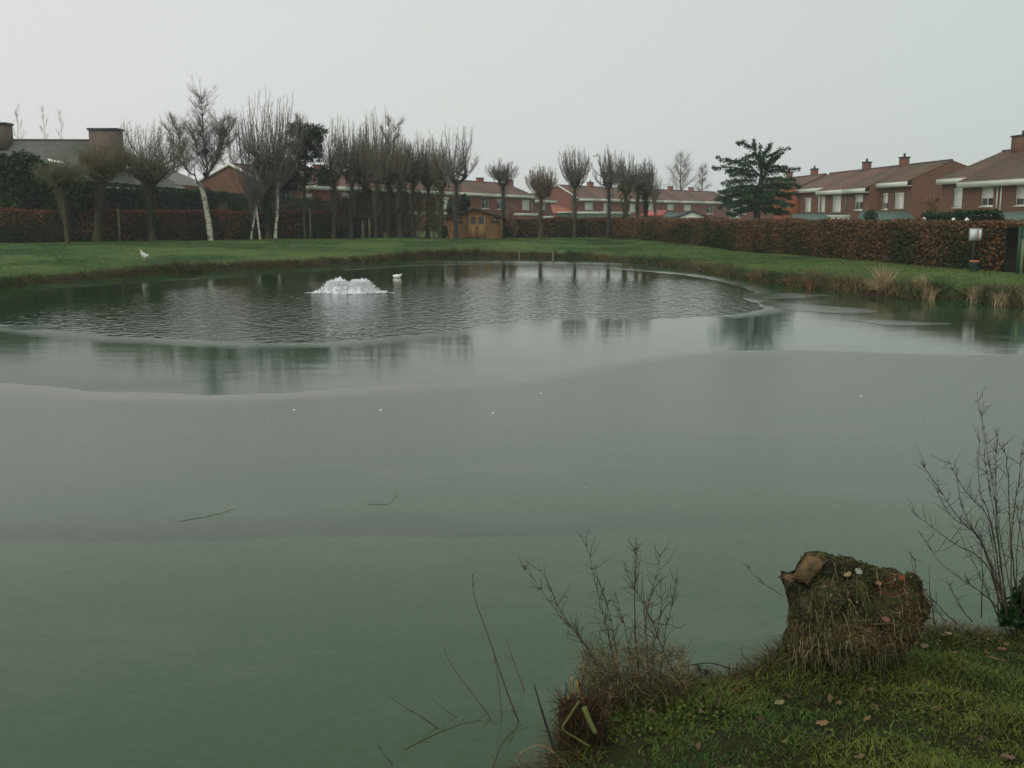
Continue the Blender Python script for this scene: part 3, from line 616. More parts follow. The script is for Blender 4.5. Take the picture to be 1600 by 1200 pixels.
# lower wing at the end of that terrace, and its flat extensions
q0, q1 = aB(831)+.05, aB(866)
house('low red brick end wing of the terrace between two small pollards', FR_B, q0, q1, [(q0, q1, 0, 4.6)], (3.0, 5.5), (6, 4.4), [(848, 317, 853, 328, 'S', 1)], (), 'brick', 'tile_brown', GB)
def flat_ext(label, fr, u0, u1, vtop, t0, t1, m='brick', fh=.35, cat='extension', roofm='felt', name='flat_roof_extension'):
    A0, zt = fr.px(u0, vtop, t0); A1 = fr.px(u1, vtop, t0)[0]; A0, A1 = min(A0, A1), max(A0, A1)
    o = empty(name, fr.P((A0+A1)/2, (t0+t1)/2, GZ), label, cat)
    MB().box((A0+.1, t0+.1, GZ-.3), (A1-.1, t1, zt-fh), fr.P).build('wall', m, o)
    MB().box((A0, t0, zt-fh), (A1, t0+.08, zt), fr.P).build('fascia', 'fascia', o)
    MB().box((A0+.02, t0+.085, zt-fh+.01), (A1-.02, t1, zt-.06), fr.P).build('roof', roofm, o)
    rooted(o, o.location); return o
flat_ext('flat roofed brick extension with white edge right of the shed', FR_B, 799, 841, 333, -4, -.1)
flat_ext('second flat roofed extension with white edge, behind the small pollard', FR_B, 843, 868, 337.5, -4, -.1)
flat_ext('white edged flat extension seen between tree trunks left of the shed', FR_B, 640, 704, 331, -4, -.1)
# second long terrace, right of the gap
FR_C = Fr((10.3, 166), (31, 42))
def aC(u, t=0): return FR_C.px(u, 315, t)[0]
GC = 'red brick terrace houses at the far end'
cb = [901, 935, 968, 1002, 1033, 1062, 1098, 1142]
cw = {901: [(914, 316, 927, 328, 'S', 1)], 935: [(943, 317, 955, 330, 'H', .95)], 968: [(984, 318, 994, 331, 'S', .97)], 1002: [(1011, 318, 1023, 328, 'S', 1)], 1033: [(1043, 319, 1053, 328, 'S', 1)], 1062: [(1069, 320, 1080, 329, 'S', 1)], 1098: [(1104, 320, 1115, 334, 'G', 1)]}
cl_ = {901: 'far terrace house with white edged gable and closed square shutter', 935: 'far terrace house behind the tallest of the right pollards', 968: 'far terrace house behind the two slim pollards', 1002: 'far terrace house above the red lean-to roof',
       1033: 'far terrace house in front of the rounded bare tree', 1062: 'far terrace house behind the dark gabled garden shed', 1098: 'far terrace house next to the cedar with tall glass window'}
cc_ = {901: 922, 935: 958, 968: 977, 1002: 1018, 1033: 1047, 1062: 1075, 1098: 1093}
for i, u in enumerate(cb[:-1]):
    q0, q1 = aC(u), aC(cb[i+1])
    house(cl_[u], FR_C, q0+(0 if i == 0 else .02), q1, [(q0, q1, 0, 5.1)], (3.6, 7.0) if i == 0 else (3.6, 6.95), (7.2, 5.7), cw[u], [(aC(cc_[u], 3.6) if u != 1098 else q0+2, dict(h=.7, wid=1.2, pot=u in (901,)))] if u not in (935, 1062) else (), 'brick', 'tile', GC, verge=-1 if i == 0 else None)
flat_ext('long grey green flat extension with white edge under the far terrace', FR_C, 896, 986, 330.5, -4, -.1, m='felt_green')
# bungalow on the far left
FR_L = Fr((-60, 87), (1, .06))
def aL(u, t=0): return FR_L.px(u, 260, t)[0]
L0, L1 = -6.0, aL(288)
zr_ = at_y(100, 219, 93)[2]
hl = house('large grey roofed house at far left with a broad square chimney', FR_L, L0, L1, [(L0, L1, 0, 4.8)], (6.0, zr_), (12, 4.8), [], [], 'brick_brown', 'tile_grey', None, hip1=aL(288)-aL(160, 6))
hb = Vector(hl.location)
def chim_px(h, Y, u0, u1, vt, vb, m, dep=1.4):
    x0, _, zt = at_y(u0, vt, Y); x1 = at_y(u1, vt, Y)[0]; zb_ = at_y(u0, vb, Y)[2]
    c = MB().box((x0-hb.x, Y-hb.y, zb_-hb.z), (x1-hb.x, Y+dep-hb.y, zt-.18-hb.z)).build('chimney', m, h)
    MB().box((x0-.1-hb.x, Y-.1-hb.y, zt-.18-hb.z), (x1+.1-hb.x, Y+dep+.1-hb.y, zt-hb.z)).build('cap', 'lead', c)
chim_px(hl, 88.5, 138, 182, 200, 262, 'brick_dull'); chim_px(hl, 92.2, -30, 7, 191, 232, 'brick_dull')
for (u0, v0, u1, v1, Y) in ((76, 249, 99, 256, 88.2), (196, 259, 212, 264, 89)):
    pa, pb, pc, pd = at_y(u0, v0, Y), at_y(u1, v1-2, Y), at_y(u1+3, v1, Y-.6), at_y(u0+4, v0+4, Y-.6)
    b = MB(); b.hexa([tuple(Vector(q)-hb+Vector((0, -.25, dz))) for dz in (0, .08) for q in (pd, pc, pb, pa)]); b.build('skylight', 'white', hl)
# low pale red roof between the bungalow and the gable, far away
FR_F = Fr((at_y(255, 300, 120)[0], 120), (1, .05))
house('long low house with pale red roof far behind the leaning birch', FR_F, 0, 13.5, [(0, 13.5, 0, 3.6)], (4, 6.1), (8, 3.8), [], [], 'brick', 'tile', None)

# ------------------------------------------------------------------ garden buildings in front of the terraces
FR_S = Fr((at_y(700, 350, 76)[0], 76), (1, 0))                 # wooden shed
sh = empty('garden_shed', FR_S.P(2, 1.2, .5), 'orange brown wooden garden shed with double door on the far bank', 'shed')
s_w = at_y(785, 350, 76)[0]-at_y(700, 350, 76)[0]; s_e = at_y(740, 340, 76)[2]; s_t = at_y(740, 327, 76)[2]
def srect(u0, v0, u1, v1): return FR_S.rect(u0, v0, u1, v1)
holes = [srect(711, 339, 722, 350), srect(769, 339.5, 780, 350)]; dr = srect(732.5, 336.5, 759, 370.5); dr = (dr[0], .42, dr[2], dr[3])
b = MB(); zz = .42
while zz < s_t-.05:                                             # board by board, leaving the door and window openings free
    z1_ = min(zz+.12, s_t); half = s_w/2*min(1, max(.02, (s_t-(zz+z1_)/2)/(s_t-s_e))) if zz > s_e else s_w/2
    x0, x1 = s_w/2-half, s_w/2+half; cuts = [(x0, x1)]
    for h_ in holes+[dr]:
        if h_[1] < (zz+z1_)/2 < h_[3]:
            cuts = [c for (p, q) in cuts for c in (((p, min(q, h_[0])), (max(p, h_[2]), q)) if p < h_[2] and q > h_[0] else ((p, q),)) if c[1]-c[0] > .01]
    for p, q in cuts: b.hexa([FR_S.P(*k) for k in [(p, .0, zz), (q, .0, zz), (q, .05, zz), (p, .05, zz), (p, .022, z1_-.004), (q, .022, z1_-.004), (q, .05, z1_-.004), (p, .05, z1_-.004)]])
    zz += .12
b.box((0, .06, .42), (.05, 2.4, s_e), FR_S.P).box((s_w-.05, .06, .42), (s_w, 2.4, s_e), FR_S.P).box((0, 2.4, .42), (s_w, 2.45, s_e), FR_S.P)
b.box((-.02, -.03, .42), (.07, .0, s_e), FR_S.P).box((s_w-.07, -.03, .42), (s_w+.02, 0, s_e), FR_S.P)
b.build('wall', 'wood_shed', sh)
for sx_, nm in ((-1, 0), (1, 1)):
    c_ = s_w/2; e_ = sx_*(s_w/2+.28); r_z = s_t+.03; l_z = s_e-.08
    b = MB(); b.hexa([FR_S.P(*k) for k in [(c_, -.35, r_z), (c_+e_, -.35, l_z), (c_+e_, 2.7, l_z), (c_, 2.7, r_z), (c_, -.35, r_z+.09), (c_+e_, -.35, l_z+.09), (c_+e_, 2.7, l_z+.09), (c_, 2.7, r_z+.09)]]); b.build('roof_panel', 'felt', sh)
for h_ in holes:
    f_ = MB(); a0, z0, a1, z1 = h_
    for bx in ((a0-.04, z0-.04, a0+.03, z1+.04), (a1-.03, z0-.04, a1+.04, z1+.04), (a0+.03, z0-.04, a1-.03, z0+.03), (a0+.03, z1-.03, a1-.03, z1+.04)): f_.box((bx[0], -.02, bx[1]), (bx[2], .06, bx[3]), FR_S.P)
    wo = f_.build('window', 'wood_door', sh); MB().box((a0, .03, z0), (a1, .04, z1), FR_S.P).build('pane', 'glass', wo)
mid = (dr[0]+dr[2])/2
for k in (0, 1):
    p, q = (dr[0], mid-.01) if k == 0 else (mid+.01, dr[2])
    pw = srect(*((735.5, 339.5, 743.5, 350.5) if k == 0 else (748, 339.5, 756, 350.5))); dd = MB()
    for bx in ((p, .44, pw[0], dr[3]), (pw[2], .44, q, dr[3]), (pw[0], .44, pw[2], pw[1]), (pw[0], pw[3], pw[2], dr[3])): dd.box((bx[0], -.01, bx[1]), (bx[2], .035, bx[3]), FR_S.P)
    nb_ = 5
    for j in range(nb_): xx = p+(q-p)*(j+.5)/nb_; dd.box((xx-.01, -.022, .46), (xx+.01, -.011, pw[1]-.04), FR_S.P)
    do = dd.build('door', 'wood_door', sh)
    c_ = (pw[0]+pw[2])/2; r_ = (pw[2]-pw[0])/2; zs = pw[3]-r_*.8
    pts = [(pw[0]-.002, .02, pw[1]), (pw[2]+.002, .02, pw[1])]+[(c_+r_*math.cos(t), .02, zs+r_*.8*math.sin(t)) for t in np.linspace(0, PI, 8)]
    MB().add([FR_S.P(*k_) for k_ in pts], P=[list(range(len(pts)))]).build('pane', 'glass', do)
    MB().box((mid-.07 if k == 0 else mid+.05, -.05, 1.25), (mid-.05 if k == 0 else mid+.07, -.012, 1.4), FR_S.P).build('handle', 'lead', do)
rooted(sh, sh.location)
def small_shed(label, Y, u0, u1, ve, va, vb, wall='wood_grey', roof='felt', door=True, name='garden_shed', white=False, dep=2.2, cat='shed'):
    x0, _, zb_ = at_y(u0, vb, Y); x1 = at_y(u1, vb, Y)[0]; ze = at_y(u0, ve, Y)[2]; za = at_y(u0, va, Y)[2]; c_ = (x0+x1)/2
    o = empty(name, (c_, Y+dep/2, zb_), label, cat)
    MB().add([(x0, Y, zb_), (x1, Y, zb_), (x1, Y, ze), (c_, Y, za), (x0, Y, ze), (x0, Y+dep, zb_), (x1, Y+dep, zb_), (x1, Y+dep, ze), (c_, Y+dep, za), (x0, Y+dep, ze)],
             P=[[0, 1, 2, 3, 4], [9, 8, 7, 6, 5], [1, 6, 7, 2], [0, 4, 9, 5]]).build('wall', wall, o)
    for s_ in (-1, 1):
        xe = c_+s_*((x1-x0)/2+.2); b = MB(); zl = ze-.08; zt = za+.02
        b.hexa([(c_, Y-.2, zt), (xe, Y-.2, zl), (xe, Y+dep+.2, zl), (c_, Y+dep+.2, zt), (c_, Y-.2, zt+.1), (xe, Y-.2, zl+.1), (xe, Y+dep+.2, zl+.1), (c_, Y+dep+.2, zt+.1)]); b.build('roof_panel', roof, o)
    if door: MB().box((c_-.4, Y-.03, zb_+.05), (c_+.4, Y-.003, ze-.05)).build('door', 'tile_dark', o)
    rooted(o, o.location); return o
small_shed('small dark shed with pale roof edge left of the wooden shed', 80, 602, 624, 340, 337, 371, 'brick_brown', 'felt_green')
small_shed('second small dark shed behind the pollard trunks, nearer the wooden shed', 80.5, 627, 648, 341, 338, 371, 'tile_dark', 'felt_green')
small_shed('dark gabled garden building with white front under the far terrace', 98, 1061, 1101, 338.5, 331, 350, 'white', 'lead', False, 'garden_building')
def lean_to(label, Y, pts, m, under='brick', cat='lean-to'):
    """sloping roof panel given by its four outline pixels and two depths, on a wall below"""
    (u0, v0), (u1, v1), (u2, v2), (u3, v3) = pts
    a_, b_, c_, d_ = at_y(u0, v0, Y), at_y(u1, v1, Y), at_y(u2, v2, Y-2.2), at_y(u3, v3, Y-2.2)
    o = empty('lean_to', ((a_[0]+b_[0])/2, Y-1.1, GZ), label, cat)
    MB().hexa([tuple(Vector(q)+Vector((0, 0, dz))) for dz in (-.08, 0) for q in (d_, c_, b_, a_)]).build('roof', m, o)
    MB().box((d_[0]+.2, Y-2.0, GZ-.3), (c_[0]-.2, Y-.1, min(c_[2], d_[2])-.12)).build('wall', under, o)
    rooted(o, o.location); return o
lean_to('orange tiled lean-to roof below the white edged gable', 140, [(860, 319), (880, 322), (902, 333), (864, 333)], 'orange_roof')
lean_to('red lean-to roof in front of the far terrace', 120, [(1016, 328), (1042, 328), (1036, 336), (1000, 336)], 'red_roof', 'felt_green')
lean_to('mossy green roof between the red lean-to and the dark gable', 112, [(1046, 331), (1062, 332), (1068, 341), (1030, 341)], 'felt_green')
lean_to('pale green glasshouse roof above the right hedge by the cedar', 80, [(1240, 334), (1326, 335), (1330, 344), (1232, 344)], 'felt_green')
lean_to('blue green low garage roof under the shuttered terrace windows', 74, [(1345, 330), (1418, 331), (1436, 345), (1338, 345)], 'felt_green')
lean_to('dark green lean-to roof at the right edge above the hedge', 52, [(1566, 332), (1640, 328), (1650, 346), (1546, 348)], 'felt_green')
def boxy(name, label, cat, Y, u0, u1, v0, v1, m, dep=1.0, down=None, group=None):
    x0, _, zt = at_y(u0, v0, Y); x1, _, zb_ = at_y(u1, v1, Y); zb_ = GZ if down else zb_
    o = empty(name, ((x0+x1)/2, Y+dep/2, zb_), label, cat, group)
    MB().box((x0, Y, zb_), (x1, Y+dep, zt-.12)).build('body', m, o)
    MB().box((x0-.05, Y-.06, zt-.12), (x1+.05, Y+dep, zt)).build('top', 'fascia' if m != 'felt_green' else 'felt_green', o)
    rooted(o, o.location); return o
boxy('garden_cabinet', 'dark green box under the orange lean-to roof', 'cabinet', 118, 872, 893, 331, 345, 'gate_green', 1.5, True)
for i, (u0, u1) in enumerate(((921, 932), (936, 948), (952, 963), (967, 974))):
    boxy('garage', 'low garage with white top edge over the hedge, %s of four' % ('leftmost', 'second from left', 'third from left', 'rightmost and narrowest')[i], 'garage', 110, u0, u1, 339.8, 346, 'brick_brown', 3, True, 'low garages behind the far hedge')
boxy('awning_box', 'white edged low roof above the hedge under three shutters', 'awning', 78, 1302, 1327, 336.5, 344, 'white', 2, True)
# white sloped fascia in front of the right edge house
p0, p1 = at_y(1534, 341, 55), at_y(1566, 336, 54)
fo = MB().hexa([(p0[0], 55, p0[2]-.16), (p1[0], 54, p1[2]-.05), (p1[0], 56, p1[2]-.05), (p0[0], 57, p0[2]-.16), (p0[0], 55, p0[2]+.12), (p1[0], 54, p1[2]+.04), (p1[0], 56, p1[2]+.04), (p0[0], 57, p0[2]+.12)])
co_ = empty('carport', (p0[0], 56, GZ), 'white edged carport roof below the twin downpipes', 'carport')
fo.build('roof', 'fascia', co_)
MB().box((p0[0]+.1, 55.2, GZ-.2), (p0[0]+.2, 55.3, p0[2]-.17)).build('post', 'white', co_); MB().box((p1[0]-.2, 55.2, GZ-.2), (p1[0]-.1, 55.3, p1[2]-.1)).build('post', 'white', co_); rooted(co_, co_.location)

# ------------------------------------------------------------------ hedges
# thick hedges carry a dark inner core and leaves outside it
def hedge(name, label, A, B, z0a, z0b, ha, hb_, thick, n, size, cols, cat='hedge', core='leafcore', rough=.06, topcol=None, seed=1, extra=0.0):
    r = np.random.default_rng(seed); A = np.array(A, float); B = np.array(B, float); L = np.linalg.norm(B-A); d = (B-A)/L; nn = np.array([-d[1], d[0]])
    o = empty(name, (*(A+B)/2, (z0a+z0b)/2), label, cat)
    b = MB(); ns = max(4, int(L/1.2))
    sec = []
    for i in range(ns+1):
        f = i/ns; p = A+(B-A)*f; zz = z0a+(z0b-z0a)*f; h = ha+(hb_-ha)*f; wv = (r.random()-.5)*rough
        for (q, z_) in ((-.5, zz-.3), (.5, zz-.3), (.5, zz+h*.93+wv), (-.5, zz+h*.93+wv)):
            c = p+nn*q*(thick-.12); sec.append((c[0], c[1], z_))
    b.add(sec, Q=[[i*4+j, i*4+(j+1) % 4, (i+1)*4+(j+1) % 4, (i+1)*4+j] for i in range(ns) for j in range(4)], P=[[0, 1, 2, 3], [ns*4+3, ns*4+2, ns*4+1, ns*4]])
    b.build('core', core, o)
    hm = (ha+hb_)/2; tot = hm*2+thick; w_ = r.random(n)*tot
    f = r.random(n); h = ha+(hb_-ha)*f; zz = z0a+(z0b-z0a)*f
    side = np.where(w_ < hm, -1, np.where(w_ < 2*hm, 1, 0))
    zr = np.where(side == 0, 1, r.random(n))
    across = np.where(side == 0, r.random(n)-.5, side*.5)+r.normal(size=n)*.05/thick
    s_ = f*L; lump = (vnoise(s_, zr*2+side*5, 1.1, seed)-.5)*.22
    across = across+np.sign(side)*lump*.6/thick
    P = np.empty((n, 3)); P[:, :2] = A+d*s_[:, None]+nn*(across*thick)[:, None]
    P[:, 2] = zz+zr*h+(r.normal(size=n)*.025)+np.where(zr > .8, (fbm(s_, s_*0, .7, seed+3, 3)-.5)*(rough*2+.10), 0)
    P[:, 2] += np.where(r.random(n) < .02, r.random(n)*extra, 0)
    V, Q = cards(P, size*(.6+.8*r.random(n)), r=r)
    # colour: dead beech leaves against green and bare patches
    pat = fbm(s_, zr*h*1.4+side*3, .55, seed+9); cc = np.array(cols); kk = np.clip((pat-.5)*3.2+(r.random(n)-.5)*1.1+(zr-.55)*(1.2 if topcol else 0)+.5, 0, .999)*(len(cc)-1)
    i0 = kk.astype(int); fr_ = (kk-i0)[:, None]; T = cc[i0]*(1-fr_)+cc[np.minimum(i0+1, len(cc)-1)]*fr_
    if topcol: tk = (sst(.80, .97, zr+(r.random(n)-.5)*.12)*.75)[:, None]; T = T*(1-tk)+np.array(topcol)*tk
    T = T*(1.0+.3*r.random(n))[:, None]
    make_obj('foliage', V, Q, None, 'leaf', o, np.repeat(T, 4, 0))
    rooted(o, o.location); return o
BE = [(.014, .042, .014), (.024, .046, .015), (.055, .044, .018), (.11, .052, .023), (.16, .066, .030)]
hedge('beech_hedge', 'brown leaved beech hedge along the left bank behind the tree trunks', (-40, 57), (-10.2, 80.5), .45, .48, 2.15, 1.98, .9, 26000, .105, BE, topcol=(.15, .062, .03), seed=3, extra=.12)
hedge('beech_hedge', 'short beech hedge between the wooden shed and the far pollards', (-.6, 80.8), (7.6, 80.0), .45, .48, 1.5, 1.5, .8, 6000, .11, [(.03, .04, .014), (.07, .055, .025), (.11, .06, .03), (.12, .075, .04)], topcol=(.13, .07, .04), seed=5, extra=.1)
hedge('beech_hedge', 'long brown beech hedge along the right bank up to the notice board', (7.7, 79.6), (15.95, 32.6), .47, .40, 1.5, 1.56, .9, 80000, .062, [(.026, .044, .014), (.050, .050, .017), (.080, .056, .022), (.110, .064, .027), (.130, .070, .030)], topcol=(.125, .072, .038), seed=8, extra=.1)
GRN = [(.008, .030, .014), (.014, .042, .018), (.020, .052, .022)]
gp = [at_y(95, 282, 68), at_y(345, 301, 86), at_y(600, 324, 112)]
hedge('conifer_hedge', 'tall dark green clipped conifer hedge behind the left beech hedge', gp[0][:2], gp[1][:2], .45, .45, gp[0][2]-.45, gp[1][2]-.45, 1.0, 15000, .13, GRN, seed=12, rough=.03)
hedge('conifer_hedge', 'dark green clipped hedge behind the pine and pollards', gp[1][:2], gp[2][:2], .45, .45, gp[1][2]-.45, gp[2][2]-.45, 1.0, 12000, .14, GRN, seed=13, rough=.03)
q0, q1 = at_y(1462, 334, 48), at_y(1545, 333, 42)
hedge('conifer_hedge', 'low dark green hedge in front of the right edge house', q0[:2], q1[:2], .4, .4, q0[2]-.4, q1[2]-.4, 1.2, 6000, .09, GRN, seed=14, rough=.1)

# ------------------------------------------------------------------ bare trees
def bark_tube(pts, rad, n, m, par, seed, name='trunk', knob=.12):
    r = random.Random(seed); pts = [Vector(p) for p in pts]
    # resample
    P = catmull([tuple(p) for p in pts], 4, False); Rr = np.interp(np.linspace(0, len(pts)-1, len(P)), range(len(pts)), rad)
    b = MB(); V = []; k = len(P)
    for i in range(k):
        d = Vector(P[min(i+1, k-1)]-P[max(i-1, 0)]).normalized(); a = d.cross(Vector((.1, .99, .05))).normalized(); c = d.cross(a)
        for j in range(n):
            t = 2*PI*j/n; V.append(tuple(Vector(P[i])+(a*math.cos(t)+c*math.sin(t))*Rr[i]*(1+(r.random()-.5)*2*knob)))
    b.add(V, Q=[[i*n+j, i*n+(j+1) % n, (i+1)*n+(j+1) % n, (i+1)*n+j] for i in range(k-1) for j in range(n)], P=[[(k-1)*n+j for j in range(n)]])
    return b.build(name, m, par, smooth=True)
def shoots(heads, ztop, W, n, r, r0=.04, r1=.009, spread=1.0, shape=.8, ntw=9, twl=.6, steps=6, base_tint=(1, 1, 1), Wy=None, minh=.6):
    """long upright shoots from the knuckles of a pollard, each with side twigs -> V, Q, tint"""
    heads = np.array(heads, float); hi = r.integers(0, len(heads), n); H = heads[hi]
    az = r.random(n)*2*PI; rho = np.sqrt(r.random(n)); cx = heads[:, 0].mean(); cy = heads[:, 1].mean()
    zt = H[:, 2]+(ztop-H[:, 2])*(1-.38*rho**2.2)*(minh+(1-minh)*r.random(n)**.9)*(1+.06*r.normal(size=n))
    ex = cx+np.cos(az)*rho*W*spread; ey = cy+np.sin(az)*rho*(Wy or W)*spread
    st = H+r.normal(size=(n, 3))*[.16, .16, .22]
    ts = np.linspace(0, 1, steps+1); pts = np.empty((n, steps+1, 3)); g = np.sin(ts*PI/2)**shape
    pts[:, :, 0] = st[:, :1]+(ex-st[:, 0])[:, None]*g; pts[:, :, 1] = st[:, 1:2]+(ey-st[:, 1])[:, None]*g; pts[:, :, 2] = st[:, 2:]+(zt-st[:, 2])[:, None]*ts
    wob = np.cumsum(r.normal(size=(n, steps+1, 3))*[.035, .035, 0], axis=1); wob[:, 0] = 0; pts += wob*(W/1.2)
    Rs = (r0*(.55+.7*r.random(n)))[:, None]*(1-ts)+r1*ts
    P0 = pts[:, :-1].reshape(-1, 3); P1 = pts[:, 1:].reshape(-1, 3)
    V1, Q1 = sticks(P0, P1, Rs[:, :-1].ravel(), Rs[:, 1:].ravel(), 3)
    m_ = n*ntw; si = np.repeat(np.arange(n), ntw); t = .08+.92*r.random(m_); k_ = np.minimum((t*steps).astype(int), steps-1); f = (t*steps-k_)[:, None]
    S0 = pts[si, k_]*(1-f)+pts[si, k_+1]*f
    a2 = r.random(m_)*2*PI; tl = .25+.75*r.random(m_); dirs = np.c_[np.cos(a2)*tl, np.sin(a2)*tl, np.full(m_, 1.0)]; dirs /= np.linalg.norm(dirs, axis=1, keepdims=True)
    ln = twl*(.3+.9*r.random(m_))*(1.1-.6*t); S1 = S0+dirs*ln[:, None]
    V2, Q2 = sticks(S0, S1, .0045+.0035*r.random(m_), .0025, 3)
    V = np.concatenate([V1, V2]); Q = np.concatenate([Q1, Q2+len(V1)])
    T = np.repeat(.6+.7*r.random(len(V)//6), 6)[:, None]*np.array(base_tint)
    return V, Q, T
def pollard(label, Y, ub, vb, uh, vh, ut, vt, hw, tr, n, seed, heads=1, ntw=9, mb='bark', tint=(1, 1, 1), shape=.8, r0=.04, twl=.6, ivy=0, minh=.6, group='bare pollard trees on the far bank', minimum=None, name='pollard_tree'):
    n = int(n*1.45); ntw = int(ntw*1.15); minh = .38; hw *= 1.08; r0 *= .70; ntw = int(ntw*1.7)
    r = np.random.default_rng(seed); bx, _, bz = at_y(ub, vb, Y); hx, _, hz = at_y(uh, vh, Y); tx, _, tz = at_y(ut, vt, Y); pm = Y/1600*1.0; W = hw*pm
    gz = float(height([bx], [Y])[0])-.05
    o = empty(name, (bx, Y, gz), label, 'tree', group)
    mx_, mz = (bx+hx)/2+(r.random()-.5)*.15, (gz+hz)/2
    bark_tube([(bx, Y, gz-.1), (bx+(mx_-bx)*.4, Y, gz+(mz-gz)*.5), (mx_, Y, mz), (hx, Y, hz-.15), (hx, Y, hz+.15)], [tr*1.2, tr*.88, tr*.78, tr*.85, tr*.9], 9, mb, o, seed, knob=.13)
    if heads == 1: hd = [(hx, Y, hz)]
    else: hd = [(hx+math.cos(k*2*PI/heads+seed)*W*.38, Y+math.sin(k*2*PI/heads+seed)*W*.3, hz+.25+(k % 2)*.15) for k in range(heads)]
    lb = MB()
    for k, h_ in enumerate(hd):
        if heads > 1: lb.tube([(hx, Y, hz-.1), ((hx+h_[0])/2, (Y+h_[1])/2, hz+.02), h_], [tr*.8, tr*.6, tr*.7], 6)
        lb.lathe([(.02, -.2), (tr*.75, -.12), (tr*.98, .02), (tr*.8, .17), (.03, .28)], h_, 8)
    lb.build('limbs', mb, o, smooth=True)
    V, Q, T = shoots(hd, tz, W, n, r, r0=r0, ntw=ntw, base_tint=tint, shape=shape, twl=twl, minh=minh)
    V[:, 0] += (V[:, 2]-hz)*(tx-hx)/max(.1, tz-hz)
    ne = int(110*(hz-gz)/3); f_ = .35+.65*r.random(ne); S0 = np.c_[bx+(hx-bx)*f_, np.full(ne, Y), gz+(hz-gz)*f_]; a_ = r.random(ne)*2*PI; l_ = (.25+.75*r.random(ne))*(.5+.8*f_)*min(1, W/1.0)
    mid_ = S0+np.c_[np.cos(a_)*.35, np.sin(a_)*.35, np.full(ne, .5)]*l_[:, None]; end_ = mid_+np.c_[np.cos(a_)*.12, np.sin(a_)*.12, np.full(ne, .8)]*l_[:, None]      # young shoots sprouting from the trunk
    Ve, Qe = sticks(np.r_[S0, mid_], np.r_[mid_, end_], np.r_[np.full(ne, .010), np.full(ne, .007)], np.r_[np.full(ne, .007), np.full(ne, .003)], 3)
    Q = np.concatenate([Q, Qe+len(V)]); V = np.concatenate([V, Ve]); T = np.concatenate([T, np.ones((len(Ve), 3))*np.array(tint)*.8])
    make_obj('crown', V, Q, None, 'twig', o, T)
    if ivy:
        m_ = ivy; zz = gz+.2+(hz+.5-gz)*r.random(m_)**.6; rr = tr*(1.1+1.6*sst(hz-1.4, hz+.2, zz))*(.6+.6*r.random(m_)); a = r.random(m_)*2*PI
        f = (zz-gz)/(hz-gz); P = np.c_[bx+(hx-bx)*f+rr*np.cos(a), Y+rr*np.sin(a), zz]
        V, Q = cards(P, .09*(.6+.8*r.random(m_)), r=r); T = np.repeat(np.array([[.018, .045, .014]])*(.5+r.random(m_))[:, None], 4, 0)
        make_obj('ivy', V, Q, None, 'leaf', o, T)
    rooted(o, o.location); return o
BR = (1.0, .93, .8); GY_ = (.95, .95, 1.0)
pollard('low pollard with leaning trunk and short dense twigs by the evergreen bush', 63, 106, 377, 92, 288, 95, 246, 42, .15, 130, 101, 3, 14, tint=(.9, .9, .6), r0=.022, twl=.35)
pollard('stout pollard with dense brown twigs in front of the broad chimney', 65.5, 151, 378, 160, 282, 160, 218, 36, .24, 190, 102, 3, 18, tint=(1, .9, .55), r0=.026, twl=.4, ivy=500)
pollard('two headed pollard with ivy knobs and wide spray of shoots', 67, 238, 376, 234, 282, 238, 180, 62, .20, 120, 103, 4, 12, tint=BR, r0=.034, shape=.6, ivy=1500, twl=.7)
pollard('twin stemmed pale trunked tree with spreading shoots', 73.0, 392, 373, 399, 318, 392, 165, 34, .09, 60, 104, 1, 12, mb='birch', tint=GY_, shape=.7, r0=.035, twl=.8)
bx, _, _ = at_y(407, 373, 73); hx, _, hz = at_y(400, 322, 73)
pollard('tallest pollard on the left bank with ivy covered head', 73.6, 419, 374, 420, 268, 424, 128, 52, .24, 95, 105, 4, 13, tint=(1, 1, 1.02), shape=.6, r0=.055, twl=.8, ivy=5200)
pollard('slim pale trunked tree right beside the tallest pollard', 73.4, 430, 373, 434, 290, 446, 165, 28, .12, 40, 106, 1, 10, mb='birch', tint=GY_, r0=.035)
left_row = [(521, 282, 524, 176, 22, 'slim pollard just right of the dark pine'), (549, 285, 547, 184, 24, 'pollard second right of the pine, in front of a white window'), (568, 286, 569, 186, 20, 'pollard in the thicket behind the traffic cone, right of it'),
            (588, 284, 590, 163, 27, 'tall wispy pollard rising highest in the middle of the thicket'), (606, 287, 604, 178, 24, 'pollard in the thicket above the small dark sheds, left one'), (625, 285, 626, 203, 20, 'pollard in the thicket above the second small dark shed'),
            (645, 283, 648, 205, 24, 'dark trunked pollard near the right end of the thicket'), (668, 290, 668, 205, 20, 'pollard second from the right end of the thicket'), (688, 292, 687, 216, 17, 'short pollard closing the thicket at its right end')]
for i, (ub, vh, ut, vt, hw, lab) in enumerate(left_row):
    pollard(lab, 76.5+(i*37 % 5)*.5, ub, 371, ub+1, vh, ut, vt, hw*1.12, .15+.03*(i % 3), 58, 110+i, 2 if i % 2 else 3, 14, mb='bark_dark' if i % 2 else 'bark', tint=(.95, .88, .75), r0=.04, ivy=900 if i in (2, 5) else 250, twl=.7)
pollard('tall open pollard standing at the left corner of the wooden shed', 75, 712, 371, 713, 285, 716, 186, 32, .17, 44, 130, 3, 12, mb='bark_dark', tint=GY_, r0=.05, shape=.6, twl=.8)
pollard('small dark pollard right behind the wooden shed', 78.6, 787, 366, 786, 290, 785, 246, 24, .14, 60, 131, 2, 12, mb='bark_dark', tint=GY_, r0=.035, twl=.5)
pollard('short fluffy pollard with brown fine twigs right of the shed', 77.5, 845, 371, 846, 308, 847, 256, 25, .17, 110, 132, 3, 14, tint=(1.15, .95, .85), r0=.02, twl=.45)
